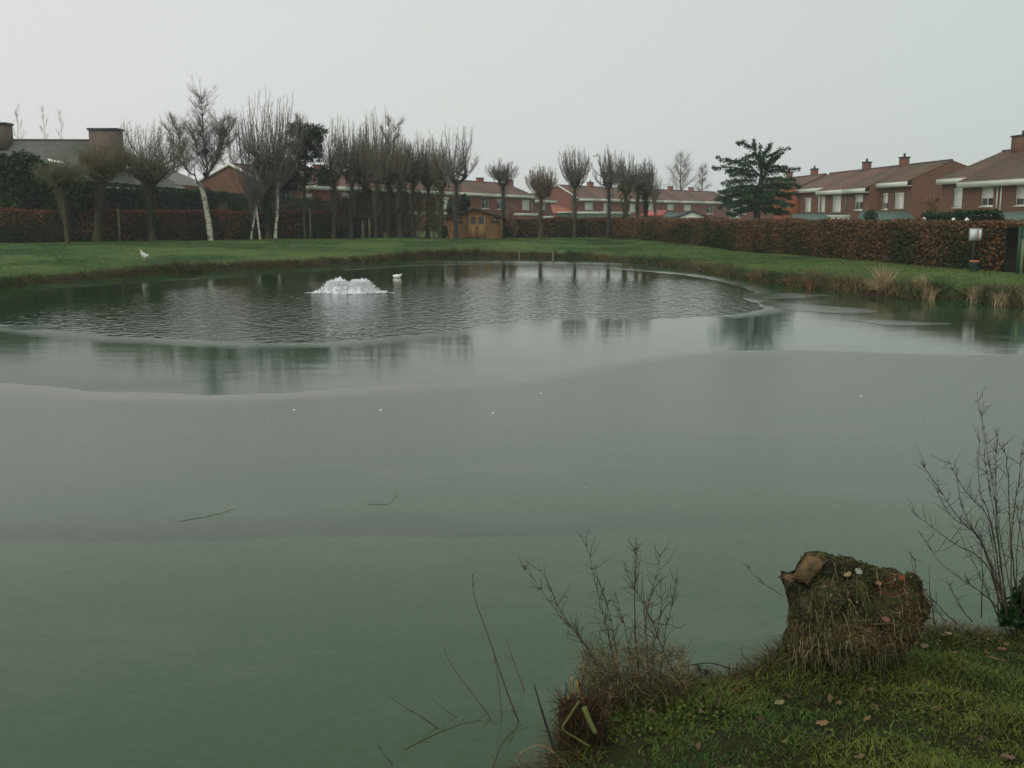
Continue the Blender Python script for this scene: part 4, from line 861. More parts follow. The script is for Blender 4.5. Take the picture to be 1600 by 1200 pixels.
pollard('vase shaped pollard in front of the white edged gable', 77, 897, 372, 898, 292, 897, 222, 26, .14, 64, 133, 2, 12, tint=GY_, r0=.04, shape=.6)
pollard('pollard with the strongest dark central shoot, second right of the gable', 77, 950, 372, 951, 292, 950, 225, 24, .14, 50, 134, 2, 12, mb='bark_dark', tint=GY_, r0=.055, shape=.6)
pollard('pollard third right of the gable with thick mossy trunk', 76, 977, 374, 978, 300, 979, 238, 18, .19, 46, 135, 2, 12, tint=(.85, .95, .8), r0=.045, shape=.7, ivy=400)
pollard('slender pollard fourth right of the gable', 79, 996, 372, 997, 300, 996, 246, 15, .12, 40, 136, 1, 12, tint=GY_, r0=.04)
pollard('last pollard of the right hand row with ivy on its trunk', 77.6, 1007, 373, 1010, 300, 1011, 243, 15, .13, 40, 137, 2, 12, tint=GY_, r0=.045, ivy=900)
pollard('faint low bare tree behind the last right hand pollard', 92, 1026, 366, 1022, 312, 1024, 262, 14, .09, 34, 138, 1, 10, tint=(1.2, 1.1, 1), r0=.025)

def wild_tree(label, Y, ub, vb, vt, levels, hw, seed, mb='bark', tint=(1, 1, 1), lean=0.0, name='bare_tree', r0=.12, first=.3, rise=.55, ntwig=2600, base=None, droop=0.0, group=None, twl=.5):
    """free grown bare tree: recursive limbs, then fine twigs"""
    r = np.random.default_rng(seed); bx, _, bz = at_y(ub, vb, Y); tz = at_y(ub, vt, Y)[2]; gz = base if base is not None else float(height([bx], [Y])[0])-.05
    o = empty(name, (bx, Y, gz), label, 'tree', group); H = tz-gz; W = hw*Y/1600
    segs = []; tips = []
    p = np.array([bx, Y, gz-.1]); top = np.array([bx+lean, Y, tz])
    main = []; k = 9
    for i in range(k+1):
        f = i/k; q = p+(top-p)*f; q[:2] += r.normal(size=2)*.05*H/8*(i > 0); main.append((q, r0*(1-f)**.8+.012))
    for (a, ra), (b_, rb) in zip(main[:-1], main[1:]): segs.append((a, b_, ra, rb))
    for j in range(levels):
        f = first+(1-first)*(j+.5)/levels; i = min(int(f*k), k-1); a0_ = main[i][0]+(main[i+1][0]-main[i][0])*(f*k-i)
        az = j*2.4+r.random()*.8; L = W*(1.05-.75*(f-first)/(1-first))*(.7+.5*r.random()); d = np.array([math.cos(az), math.sin(az), rise+.3*r.random()])
        q = a0_.copy(); rr = main[i][1]*.55; st = 6
        for s_ in range(st):
            d = d+np.array([0, 0, (.16-droop*.5*s_/st)])+r.normal(size=3)*.09; dn = d/np.linalg.norm(d); q2 = q+dn*L/st*1.25; r2 = max(.009, rr*.78); segs.append((q, q2, rr, r2))
            if s_ > 0:
                for _ in range(3):
                    dd = dn+r.normal(size=3)*.55+np.array([0, 0, .25-droop]); dd /= np.linalg.norm(dd); l2 = L*.32*(.5+r.random()*.7); m1 = q2+dd*l2*.5; m2 = m1+(dd+np.array([0, 0, .25-droop])+r.normal(size=3)*.2)*l2*.4
                    segs.append((q2, m1, max(.007, r2*.5), .009)); segs.append((m1, m2, .009, .006)); tips += [(q2, m1), (m1, m2)]
            tips.append((q, q2)); q, rr = q2, r2
    A = np.array([s[0] for s in segs]); B = np.array([s[1] for s in segs]); ra = np.array([s[2] for s in segs]); rb = np.array([s[3] for s in segs])
    ntr = k
    V, Q = sticks(A[:ntr], B[:ntr], ra[:ntr], rb[:ntr], 7); make_obj('trunk', V, Q, None, mb, o, smooth=True)
    V1, Q1 = sticks(A[ntr:], B[ntr:], ra[ntr:], rb[ntr:], 4)
    t = np.array([x[0] for x in tips]); t2 = np.array([x[1] for x in tips]); ii = r.integers(0, len(t), ntwig); f = r.random((ntwig, 1)); S0 = t[ii]*(1-f)+t2[ii]*f
    dd = (t2-t)[ii]; dd /= np.linalg.norm(dd, axis=1, keepdims=True)+1e-9; dd = dd+r.normal(size=(ntwig, 3))*.5+np.array([0, 0, .35-droop*1.3]); dd /= np.linalg.norm(dd, axis=1, keepdims=True)
    V2, Q2 = sticks(S0, S0+dd*(twl*(.3+r.random((ntwig, 1)))), .006, .003, 3)
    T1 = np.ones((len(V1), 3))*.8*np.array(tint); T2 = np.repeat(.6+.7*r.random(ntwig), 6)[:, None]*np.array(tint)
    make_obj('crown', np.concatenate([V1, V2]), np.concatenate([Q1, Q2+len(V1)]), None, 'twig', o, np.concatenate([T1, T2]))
    rooted(o, o.location); return o
# leaning birch
Yb = 70.1
bb = [at_y(330, 373, Yb), at_y(324, 335, Yb), at_y(318, 305, Yb), at_y(312, 287, Yb)]
bt = empty('birch_tree', bb[0], 'white trunked birch leaning left, forked above the hedge', 'tree')
r = np.random.default_rng(77)
bark_tube([(bb[0][0], Yb, .3)]+bb[1:], [.22, .18, .16, .15], 9, 'birch', bt, 4, knob=.08)
limbs = [([at_y(312, 287, Yb), at_y(323, 273, Yb), at_y(321, 240, Yb), at_y(317, 200, Yb), at_y(315, 150, Yb)], .10, 1), ([at_y(322, 274, Yb), at_y(333, 260, Yb+.4), at_y(342, 238, Yb+.6), at_y(352, 205, Yb+.8)], .07, 1), ([at_y(309, 287, Yb), at_y(305, 275, Yb-.2), at_y(303, 258, Yb-.3)], .06, 0),
         ([at_y(305, 274, Yb), at_y(292, 266, Yb), at_y(284, 240, Yb), at_y(277, 200, Yb)], .055, 1), ([at_y(321, 262, Yb), at_y(312, 240, Yb-.6), at_y(300, 205, Yb-.9)], .05, 1), ([at_y(330, 262, Yb), at_y(342, 225, Yb-.5), at_y(345, 195, Yb-.8)], .05, 1)]
A = []; B = []; ra = []; rb = []; tips = []
for P, r_, tw in limbs:
    Q_ = catmull(P, 6, False); n_ = len(Q_)
    for i in range(n_-1):
        f = i/n_; A.append(Q_[i]); B.append(Q_[i+1]); ra.append(r_*(1-f)+.012); rb.append(r_*(1-f-1/n_)+.012)
        if tw and i > 4:
            for _ in range(8):
                L_ = (2.5 if i < n_*.6 else 1.5)*(.3+.8*r.random()); az = r.random()*2*PI; dd = np.array([math.cos(az)*.8, math.sin(az)*.8, .75]); p_ = Q_[i].copy(); rr = .013
                for s_ in range(4):
                    dd = dd+r.normal(size=3)*.12+np.array([0, 0, .05]); q_ = p_+dd/np.linalg.norm(dd)*L_/4; A.append(p_); B.append(q_); ra.append(rr); rb.append(rr*.7); rr *= .7; tips.append((p_, q_)); p_ = q_
V1, Q1 = sticks(A, B, np.array(ra), np.array(rb), 5)
t = np.array([x[0] for x in tips]); t2 = np.array([x[1] for x in tips]); nn_ = 8000; ii = r.integers(0, len(t), nn_); f = r.random((nn_, 1)); S0 = t[ii]*(1-f)+t2[ii]*f
dd = (t2-t)[ii]; dd /= np.linalg.norm(dd, axis=1, keepdims=True); dd = dd+r.normal(size=(nn_, 3))*.45; dd[:, 2] += .1; dd /= np.linalg.norm(dd, axis=1, keepdims=True)
V2, Q2 = sticks(S0, S0+dd*(.15+.5*r.random((nn_, 1))), .005, .003, 3)
make_obj('crown', np.concatenate([V1, V2]), np.concatenate([Q1, Q2+len(V1)]), None, 'twig', bt, np.ones((len(V1)+len(V2), 3))*.75)
rooted(bt, bb[0])
for (u, v, s_, lab) in ((321, 236, .22, 'dark bird nest in the birch, upper one'), (322, 273, .2, 'dark bird nest in the birch, at the lower fork')):
    P = r.normal(size=(160, 3))*np.array([.45, .45, .35])*s_; az = r.normal(size=(160, 3)); az /= np.linalg.norm(az, axis=1, keepdims=True)
    V, Q = sticks(P-az*s_*.5, P+az*s_*.5, .014, .01, 3); nb_ = make_obj('bird_nest', V, Q, None, 'twig_near', tint=np.ones((len(V), 3))); nb_.location = at_y(u, v, Yb); tag(nb_, lab, 'nest', 'bird nests in the birch')
# second trunk of the twin stemmed tree
tw = [o for o in C.objects if o.get('label', '').startswith('twin stemmed')][0]
tr2 = bark_tube([(bx, 73, .3), ((bx+hx)/2, 73, 1.6), (hx, 73, hz)], [.10, .08, .08], 8, 'birch', tw, 9); tr2.location = -Vector(tw.location)

# distant bare trees
GD = 'faint bare trees far behind the houses'
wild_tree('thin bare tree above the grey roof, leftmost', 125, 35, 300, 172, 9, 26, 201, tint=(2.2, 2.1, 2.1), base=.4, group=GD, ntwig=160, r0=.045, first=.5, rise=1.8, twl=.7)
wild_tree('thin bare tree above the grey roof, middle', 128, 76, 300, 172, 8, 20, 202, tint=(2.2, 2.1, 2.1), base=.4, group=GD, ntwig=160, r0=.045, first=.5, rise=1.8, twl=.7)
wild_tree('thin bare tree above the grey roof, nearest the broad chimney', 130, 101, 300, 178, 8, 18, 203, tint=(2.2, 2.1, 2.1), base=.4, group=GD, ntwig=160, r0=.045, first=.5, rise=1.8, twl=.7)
wild_tree('bare tree behind the leaning birch, left of it', 105, 276, 330, 185, 12, 44, 204, tint=(1.2, 1.1, 1.05), base=.4, group=GD, ntwig=2500, r0=.10)
wild_tree('bare tree standing between the birch and the tallest pollard', 100, 364, 330, 192, 12, 42, 205, tint=(1.2, 1.1, 1.05), base=.4, group=GD, ntwig=2500, r0=.10)
wild_tree('bare tree behind the pine', 98, 470, 330, 190, 12, 40, 206, tint=(1.2, 1.1, 1.05), base=.4, group=GD, ntwig=2500, r0=.10)
wild_tree('bare tree filling the thicket from behind', 92, 610, 330, 196, 12, 46, 207, tint=(1.1, 1.05, 1.0), base=.4, group=GD, ntwig=2500, r0=.10)
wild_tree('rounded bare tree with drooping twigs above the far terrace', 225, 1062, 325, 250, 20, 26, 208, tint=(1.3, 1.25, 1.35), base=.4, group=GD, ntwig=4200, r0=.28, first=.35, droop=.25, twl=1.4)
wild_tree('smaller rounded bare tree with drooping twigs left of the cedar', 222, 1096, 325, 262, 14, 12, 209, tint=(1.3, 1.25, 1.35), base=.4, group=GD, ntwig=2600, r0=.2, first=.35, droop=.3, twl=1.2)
wild_tree('reddish brown bare shrub in front of the brown brick gable', 62, 1454, 352, 314, 12, 22, 210, tint=(1.5, 1.0, .6), base=.4, ntwig=2600, r0=.06, first=.1, rise=.8, name='bare_shrub', twl=.3)
wild_tree('pinkish bare shrub beside the right wall of the wooden shed', 79, 800, 366, 328, 10, 14, 211, tint=(2.0, 1.4, 1.2), base=.4, ntwig=2200, r0=.05, first=.1, rise=.8, name='bare_shrub', twl=.3)

GT_ = 'bare shrubs between the pollard trunks'
for i, (u, vt, hw, lab) in enumerate(((500, 318, 16, 'under the right side of the pine'), (527, 312, 16, 'just right of the slim pollard by the pine'), (541, 318, 15, 'behind the traffic cone'), (559, 306, 16, 'behind the pair of thin pale stakes'), (579, 302, 16, 'below the tall wispy pollard'), (597, 306, 16, 'left of the small dark sheds'),
                                   (614, 303, 15, 'in front of the first small dark shed'), (634, 306, 16, 'in front of the second small dark shed'), (655, 308, 16, 'between the last two dark trunks'), (677, 316, 16, 'left of the wooden shed'), (455, 330, 18, 'left of the pine trunk'), (352, 330, 14, 'between the birch and the twin stems'))):
    wild_tree('brushy bare shrub '+lab, 77.5+(i*29 % 7)*.35, u, 370, vt, 16, hw, 700+i, tint=(.85, .85, .62), ntwig=2600, r0=.035, first=.06, rise=1.3, name='bare_shrub', twl=.5, group=GT_)

# ------------------------------------------------------------------ evergreens
def evergreen(name, label, loc, blobs, n, size, cols, seed, trunk=None, cat='bush', flat=0.0, limbs=None, group=None):
    r = np.random.default_rng(seed); o = empty(name, loc, label, cat, group)
    bl_ = np.array(blobs, float); w_ = bl_[:, 3]*bl_[:, 5]+bl_[:, 3]**2; w_ /= w_.sum(); bi = r.choice(len(bl_), n, p=w_)
    d = r.normal(size=(n, 3)); d /= np.linalg.norm(d, axis=1, keepdims=True); rad = r.random((n, 1))**.4
    lump = .8+.4*vnoise(d[:, 0]*3+bi*7.1, d[:, 2]*3+d[:, 1]*2, 1.0, seed)[:, None]
    P = bl_[bi, :3]+d*rad*lump*bl_[bi, 3:6]
    V, Q = cards(P, size*(.6+.8*r.random(n)), flat, r=r)
    cc = np.array(cols); kk = np.clip(vnoise(P[:, 0]*1.3+P[:, 1], P[:, 2]*1.3, 1.0, seed+4)+(r.random(n)-.5)*.5, 0, .999)*(len(cc)-1); i0 = kk.astype(int); f = (kk-i0)[:, None]
    T = (cc[i0]*(1-f)+cc[np.minimum(i0+1, len(cc)-1)]*f)*(.6+.7*r.random(n))[:, None]
    make_obj('foliage' if cat == 'bush' else 'crown', V, Q, None, 'leaf', o, np.repeat(T, 4, 0))
    if trunk: bark_tube(trunk[0], trunk[1], 8, 'bark', o, seed)
    if limbs:
        b = MB()
        for P_, r_ in limbs: b.tube(P_, [r_, r_*.7, r_*.3][:len(P_)], 5)
        b.build('limbs', 'bark', o)
    rooted(o, loc); return o
EG = [(.010, .034, .014), (.018, .050, .018), (.030, .064, .022)]
x_, _, z_ = at_y(45, 290, 66); sc_ = 66/1600
evergreen('evergreen_bush', 'big dark evergreen bush behind the left hedge', (x_, 66, .4), [(at_y(u, v, 66)[0], 66.4, at_y(u, v, 66)[2], a*sc_, 1.4, b*sc_) for u, v, a, b in ((-20, 290, 50, 55), (20, 285, 40, 48), (35, 262, 26, 26), (62, 290, 34, 40), (20, 320, 60, 30), (95, 315, 32, 30), (130, 305, 26, 26))], 22000, .16, EG, 301)
x_ = at_y(720, 320, 88)[0]; s2 = 88/1600
evergreen('evergreen_bush', 'round dark conifer rising behind the wooden shed roof', (x_, 88, .4), [(at_y(u, v, 88)[0], 88, at_y(u, v, 88)[2], a*s2, .9, b*s2) for u, v, a, b in ((722, 318, 13, 14), (708, 325, 10, 12), (715, 340, 18, 14))], 4500, .15, EG, 302)
for u, v, Y, a, lab in ((697, 362, 77, 7, 'small dark shrub at the left corner of the wooden shed'), (789, 362, 77, 8, 'small dark green shrub at the right corner of the wooden shed')):
    evergreen('evergreen_bush', lab, at_y(u, v+6, Y), [(at_y(u, v, Y)[0], Y, at_y(u, v, Y)[2], a*.048, .35, 8*.048)], 900, .09, EG, 303+u)
# pine behind the left row
Yp = 75.6; sp_ = Yp/1600
pb = [(478, 214, 22, 17), (478, 238, 20, 10), (445, 285, 22, 20), (428, 262, 14, 16), (422, 305, 14, 16), (476, 208, 23, 15), (458, 203, 9, 10), (498, 205, 9, 9), (478, 228, 24, 13), (470, 248, 16, 8), (500, 242, 8, 8), (452, 258, 22, 9), (490, 268, 26, 8), (436, 272, 20, 9), (462, 280, 24, 9), (505, 283, 14, 8), (430, 292, 16, 9)]
px_ = at_y(477, 373, Yp)[0]
rp = np.random.default_rng(909); tufts = []
for (u, v, a_, b_) in pb:
    for _ in range(max(6, int(a_*b_/9))):
        q_ = rp.random()**.5; an = rp.random()*2*PI; q_ *= 1.08; uu_ = u+a_*q_*math.cos(an); vv_ = v+b_*q_*math.sin(an); Y_ = Yp+rp.normal()*.7
        x_, _, z_ = at_y(uu_, vv_, Y_); s1 = .16+.20*rp.random(); tufts.append((x_, Y_, z_, s1*1.25, s1*1.2, s1*.8))
evergreen('pine_tree', 'dark green pine with tufted crown among the bare pollards', (px_, Yp, .4), tufts, 30000, .075, [(.014, .034, .016), (.024, .052, .022), (.044, .072, .030)], 310,
          trunk=([(px_, Yp, .3), at_y(475, 330, Yp), at_y(476, 280, Yp), at_y(478, 215, Yp)], [.14, .12, .10, .04]), cat='tree', limbs=[([at_y(476, v0, Yp), at_y((476+u1)/2, (v0+v1)/2+2, Yp+dy/2), at_y(u1, v1, Yp+dy)], .05) for u1, v1, v0, dy in ((440, 272, 285, .3), (500, 245, 270, -.3), (430, 290, 297, -.2), (505, 283, 290, .3), (495, 208, 232, .2), (458, 205, 230, -.3), (462, 250, 262, .2), (476, 196, 215, 0))])
# cedar behind the right hedge
Yc = 66; scx = Yc/1600; r = np.random.default_rng(55)
cxb = at_y(1183, 345, Yc)[0]
tiers = [(1183, 345, 1183, 225)]
arms = [(1176, 232, 1150, 222), (1180, 235, 1177, 219), (1196, 240, 1206, 224), (1197, 246, 1234, 231), (1186, 243, 1160, 247), (1184, 255, 1148, 250), (1176, 262, 1118, 246), (1178, 268, 1113, 261), (1198, 258, 1222, 240), (1192, 270, 1250, 264), (1196, 262, 1232, 262),
        (1180, 275, 1133, 268), (1180, 282, 1128, 285), (1178, 290, 1122, 300), (1192, 280, 1243, 281), (1192, 290, 1252, 290), (1180, 298, 1118, 312), (1190, 300, 1248, 305), (1180, 310, 1125, 322), (1190, 312, 1240, 320), (1182, 322, 1135, 334), (1190, 325, 1235, 333), (1184, 305, 1184, 290), (1188, 275, 1170, 265), (1188, 262, 1200, 252), (1186, 262, 1188, 226), (1188, 256, 1196, 236), (1186, 250, 1176, 238), (1190, 318, 1212, 300), (1178, 315, 1155, 300)]
ctr = empty('cedar_tree', (cxb, Yc, .4), 'dark cedar with ragged tiered branches behind the right hedge', 'tree')
bark_tube([(cxb, Yc, .2), at_y(1184, 310, Yc), at_y(1190, 275, Yc), at_y(1188, 240, Yc)], [.26, .2, .12, .02], 8, 'bark_dark', ctr, 5)
bark_tube([at_y(1188, 290, Yc), at_y(1200, 262, Yc+.3), at_y(1207, 240, Yc+.4)], [.12, .07, .02], 7, 'bark_dark', ctr, 6, name='limb')
Pn = []; lb = MB()
for j, (u0, v0, u1, v1) in enumerate(arms):
    for rep in range(3 if v0 > 285 else 2):
        dy = (r.random()-.5)*(4.0 if rep else 1.0); k_ = 1 if rep == 0 else .62+.28*r.random(); low = v0 > 250
        a_ = np.array(at_y(u0, v0, Yc)); e_ = np.array(at_y(u0+(u1-u0)*k_, v0+(v1-v0)*k_+(6*r.random() if rep else 0), Yc+dy*(1 if low else .5)))
        m_ = (a_+e_)/2+np.array([0, 0, .12]); L_ = np.linalg.norm(e_-a_); lb.tube([a_, m_, e_], [.055, .035, .012], 4)
        nn_ = int(330*L_*(1.0 if v0 > 285 else .7 if low else .6)); f = r.random(nn_)**.8; P = (a_*(1-f)[:, None]+e_*f[:, None])+np.array([0, 0, .12])*(4*f*(1-f))[:, None]
        wd = (.34 if v0 > 285 else .17)*(1.1-.75*f)+.03; cl9 = np.floor(f*6+r.random()*3); P[:, 2] += (np.sin(cl9*2.3+j)*.07); P[:, 1] += np.cos(cl9*1.7+j)*.12; P[:, 0] += r.normal(size=nn_)*wd*.5; P[:, 1] += r.normal(size=nn_)*wd; P[:, 2] += r.normal(size=nn_)*.06-np.abs(r.normal(size=nn_))*(.17 if low else .10)*(1-f*.7); Pn.append(P)
lb.build('limbs', 'bark_dark', ctr)
Pn = np.concatenate(Pn); V, Q = cards(Pn, .062*(.6+.8*r.random(len(Pn))), .2, r=r)
T = np.array([(.034, .078, .040)])*(.55+.9*r.random(len(Pn)))[:, None]*(1+.8*(vnoise(Pn[:, 0]*1.5, Pn[:, 2]*2, 1, 2)-.4))[:, None]
make_obj('crown', V, Q, None, 'leaf', ctr, np.repeat(np.clip(T, .003, 1), 4, 0)); rooted(ctr, ctr.location)
x_ = at_y(1338, 338, 75)[0]
evergreen('evergreen_bush', 'small dark bush poking over the right hedge below a shutter', (x_, 72, .4), [(x_, 72, at_y(1338, 338, 72)[2], .5, .5, .45), (x_, 72, 1.2, .4, .4, .8)], 900, .1, EG, 320)

# ------------------------------------------------------------------ small things on the far bank
def gz(x, y): return float(height([x], [y])[0])
# notice board and litter bin
x_, y_, _ = at_z(1524, 414, .42); y_ = 33.2; x_ = at_y(1524, 366, y_)[0]; g_ = gz(x_, y_)
nbd = empty('notice_board', (x_, y_, g_), 'white square notice on a dark post in front of the right hedge', 'sign')
q0, q1 = at_y(1516, 357.5, y_), at_y(1533, 375.5, y_)
MB().box((x_-.035, y_+.03, g_-.2), (x_+.035, y_+.09, q0[2]-.03)).build('post', 'bark_dark', nbd)
MB().box((q0[0]-.02, y_, q1[2]-.02), (q1[0]+.02, y_+.028, q0[2]+.02)).build('board', 'grey_pvc', nbd)
MB().box((q0[0]+.01, y_-.006, q1[2]+.02), (q0[0]+.255, y_-.001, q0[2]-.02)).build('notice', 'paper', nbd)
MB().box((q0[0]+.262, y_-.006, q1[2]+.02), (q0[0]+.285, y_-.001, q0[2]-.02)).build('stripe', 'red_edge', nbd)
MB().box((q0[0]+.29, y_-.006, q1[2]+.02), (q1[0], y_-.001, q0[2]-.02)).build('margin', 'paper', nbd)
rooted(nbd, nbd.location)
x_ = at_y(1523, 405, 32.8)[0]; g_ = gz(x_, 32.8)
bn = empty('litter_bin', (x_, 32.8, g_), 'dark green round litter bin with orange rim under the white notice', 'bin')
MB().lathe([(.12, 0), (.13, .03), (.145, .28), (.145, .30)], (x_, 32.8, g_), 16).build('body', 'bin_green', bn)
MB().lathe([(.150, .30), (.158, .31), (.158, .345), (.150, .36), (.12, .362), (.11, .31)], (x_, 32.8, g_), 16).build('rim', 'orange', bn); rooted(bn, bn.location)
# gate and post at the right edge
x_ = at_y(1597, 400, 31.2)[0]; g_ = gz(x_, 31.2)
MBp = MB().box((-.035, -.035, -.2), (.035, .035, at_y(1597, 374, 31.2)[2]-g_)).build('fence_post', 'post_green'); MBp.location = (x_, 31.2, g_); tag(MBp, 'pale green square fence post at the right edge of the lawn', 'post')
x_ = at_y(1590, 400, 32.1)[0]+.12
gt = empty('garden_gate', (x_+.9, 32.1, g_), 'dark green slatted gate closing the right end of the hedge', 'gate')
z1_ = at_y(1597, 353, 32.1)[2]
MB().box((x_-.12, 32.1, g_-.1), (x_-.04, 32.16, z1_)).box((x_+1.6, 32.1, g_-.1), (x_+1.68, 32.16, z1_)).box((x_-.04, 32.11, z1_-.1), (x_+1.6, 32.15, z1_-.02)).box((x_-.04, 32.11, g_+.1), (x_+1.6, 32.15, g_+.18)).build('frame', 'gate_green', gt)
for k in range(13):
    s_ = MB().box((0, 0, 0), (.105, .02, z1_-g_-.12)).build('slat', 'gate_green', gt) if k == 0 else None
    if k == 0: sm_ = s_.data
    else: s_ = bpy.data.objects.new('slat', sm_); C.objects.link(s_); s_.parent = gt
    s_.location = (x_-.02+k*.125, 32.085, g_+.05)
rooted(gt, gt.location)
# stakes along the bank and at the shore
for (u, vt, vb, Y, lab) in ((187, 326, 375, 66.5, 'mossy stake by the left hedge, between the two stoutest pollards'), (485, 325, 371, 75.6, 'thin yellow green stake under the pine'), (521.5, 345, 369, 77, 'thin pale stake left of the traffic cone'), (567, 345, 370, 77.2, 'thin pale stake right of the traffic cone, first of a pair'), (577, 342, 370, 77.2, 'thin pale stake right of the traffic cone, second of a pair')):
    p_ = at_y(u, vb, Y); g_ = gz(p_[0], Y); zt = at_y(u, vt, Y)[2]
    s_ = MB().tube([(0, 0, -.2), (.02, 0, (zt-g_)/2), (0, 0, zt-g_)], [.06, .055, .05], 7).build('wooden_stake', 'post_green'); s_.location = (p_[0], Y, g_); tag(s_, lab, 'stake')
for (u, vt, vb, lab) in ((811, 392, 401, 'short pale stake at the far water edge, left one'), (864, 394, 405, 'short pale stake at the far water edge, right one')):
    p_ = at_z(u, vb, .1); zt = at_y(u, vt, p_[1])[2]; g_ = gz(p_[0], p_[1])
    s_ = MB().tube([(0, 0, -.3), (.01, 0, zt-g_)], [.035, .03], 6).build('wooden_stake', 'wood_grey'); s_.location = (p_[0], p_[1], g_); tag(s_, lab, 'stake')
# traffic cone, leaning
p_ = at_z(540, 371, .45); g_ = gz(p_[0], p_[1]); cn_ = empty('traffic_cone', (p_[0], p_[1], g_), 'faded traffic cone with reddish foot leaning over under the pollards', 'cone')
MB().box((-.22, -.2, 0), (.22, .2, .05)).build('foot', 'orange', cn_)
MB().lathe([(.17, .05), (.12, .22)], n=14).build('lower_band', 'orange', cn_)
MB().lathe([(.12, .22), (.06, .56), (.035, .60)], n=14).build('upper_cone', mat('faded_cone', (.42, .36, .30), (.34, .30, .26), .6), cn_); cn_.rotation_euler = (0, math.radians(26), 0); cn_.location.z += .03
# white dome by the hedge
p_ = at_z(808, 368, .5); s_ = MB().lathe([(.20, 0), (.195, .07), (.15, .15), (.08, .195), (.01, .205)], n=14).build('dome_lamp', 'white', smooth=True); s_.location = (p_[0], p_[1], gz(p_[0], p_[1])-.02); tag(s_, 'small white dome on the grass right of the wooden shed', 'dome')
# white garden ornaments over the right hedge
for (u, v, Y, h_, lab) in ((1444, 346, 44, 1.0, 'pale garden statue peeping over the right hedge'), (1490, 345, 38, .5, 'white post top over the right hedge, left of a pair'), (1511, 345, 37.5, .5, 'white post top over the right hedge, right of a pair')):
    x_, _, zt = at_y(u, v-7 if h_ > .6 else v-5, Y); g_ = GZ+.05; H_ = zt-g_
    b = MB().lathe([(.10, 0), (.09, H_*.6), (.07, H_*.75)], n=8)
    ob = b.lathe([(.03, H_*.74), (.11, H_*.8), (.12, H_*.88), (.07, H_*.97), (.01, H_)], n=8).build('garden_statue' if h_ > .6 else 'garden_post', 'fascia' if h_ > .6 else 'white', smooth=True)
    ob.location = (x_, Y, g_); tag(ob, lab, 'statue' if h_ > .6 else 'post')
# street lamp behind the far terrace
Yl = 178; x_, _, zt = at_y(939, 243, Yl); sl_ = empty('street_lamp', (x_, Yl, GZ), 'street lamp with pale head high above the far terrace roof', 'street lamp')
MB().tube([(0, 0, -.3), (0, 0, 4), (0, 0, zt-GZ-.5), (-.3, 0, zt-GZ-.1), (-.7, 0, zt-GZ)], [.09, .07, .05, .045, .04], 6).build('pole', 'grey_pvc', sl_)
MB().lathe([(.02, -.5), (.16, -.35), (.2, 0), (.16, .35), (.03, .5)], n=8, sx=1, sy=.6).build('lamp_head', 'white', sl_).rotation_euler = (0, PI/2, 0)
for c_ in sl_.children:
    if c_.name.startswith('lamp_head'): c_.location = (-1.0, 0, zt-GZ)

# birds
def ellipsoid(b, c, r, n=12, m_=8, rot=0.0):
    V = []; 
    for i in range(m_+1):
        th = PI*i/m_
        for j in range(n):
            ph = 2*PI*j/n; x, y, z = r[0]*math.cos(th), r[1]*math.sin(th)*math.cos(ph), r[2]*math.sin(th)*math.sin(ph)
            V.append((c[0]+x*math.cos(rot)-z*math.sin(rot), c[1]+y, c[2]+x*math.sin(rot)+z*math.cos(rot)))
    b.add(V, Q=[[i*n+j, i*n+(j+1) % n, (i+1)*n+(j+1) % n, (i+1)*n+j] for i in range(m_) for j in range(n)])
def skinned(name, verts, edges, radii, m, par, sub=2):
    me = bpy.data.meshes.new(name); me.from_pydata(verts, edges, []); o = bpy.data.objects.new(name, me); C.objects.link(o)
    md = o.modifiers.new('skin', 'SKIN'); md.use_smooth_shade = True
    for v, r_ in zip(me.skin_vertices[0].data, radii): v.radius = r_ if hasattr(r_, '__len__') else (r_, r_)
    me.skin_vertices[0].data[0].use_root = True
    s = o.modifiers.new('sub', 'SUBSURF'); s.levels = sub; s.render_levels = sub
    dg = bpy.context.evaluated_depsgraph_get(); me2 = bpy.data.meshes.new_from_object(o.evaluated_get(dg)); o.modifiers.clear(); o.data = me2
    me2.materials.clear(); me2.materials.append(M[m]); me2.polygons.foreach_set('use_smooth', np.ones(len(me2.polygons), bool)); o.parent = par; return o
p_ = at_z(225, 407, .36); g_ = gz(p_[0], p_[1]); bd = empty('white_duck', (p_[0], p_[1], g_), 'white duck standing upright on the left bank grass', 'duck')
skinned('body', [(.02, 0, .17), (-.05, 0, .24), (-.085, 0, .31), (-.10, 0, .37), (.10, 0, .12), (.19, 0, .09)], [(0, 1), (1, 2), (2, 3), (0, 4), (4, 5)], [.085, .06, .032, .036, .07, .018], 'bird_white', bd)
MB().tube([(-.125, 0, .375), (-.175, 0, .36)], [.018, .008], 6).build('beak', 'bird_beak', bd)
for s_ in (-1, 1):
    MB().tube([(.02, s_*.035, .10), (.015, s_*.035, 0)], .008, 5).box((-.035, s_*.035-.02, 0), (.02, s_*.035+.02, .006)).build('leg', 'bird_beak', bd)
    b = MB(); ellipsoid(b, (.06, s_*.075, .165), (.11, .014, .05), 8, 6, .45); b.build('wing', 'bird_white', bd, smooth=True)
bd.scale = (1.15,)*3; bd.rotation_euler = (0, 0, math.radians(50))
p_ = at_z(611, 438, 0); bs = empty('white_duck', (p_[0]+.05, p_[1]+1.5, 0), 'white duck swimming right of the fountain', 'duck')
skinned('body', [(0, 0, .045), (.09, 0, .055), (.13, 0, .10), (.145, 0, .145), (-.10, 0, .05), (-.17, 0, .085)], [(0, 1), (1, 2), (2, 3), (0, 4), (4, 5)], [.08, .06, .03, .034, .06, .015], 'bird_white', bs)
MB().tube([(.17, 0, .147), (.215, 0, .138)], [.016, .008], 6).build('beak', 'bird_beak', bs)

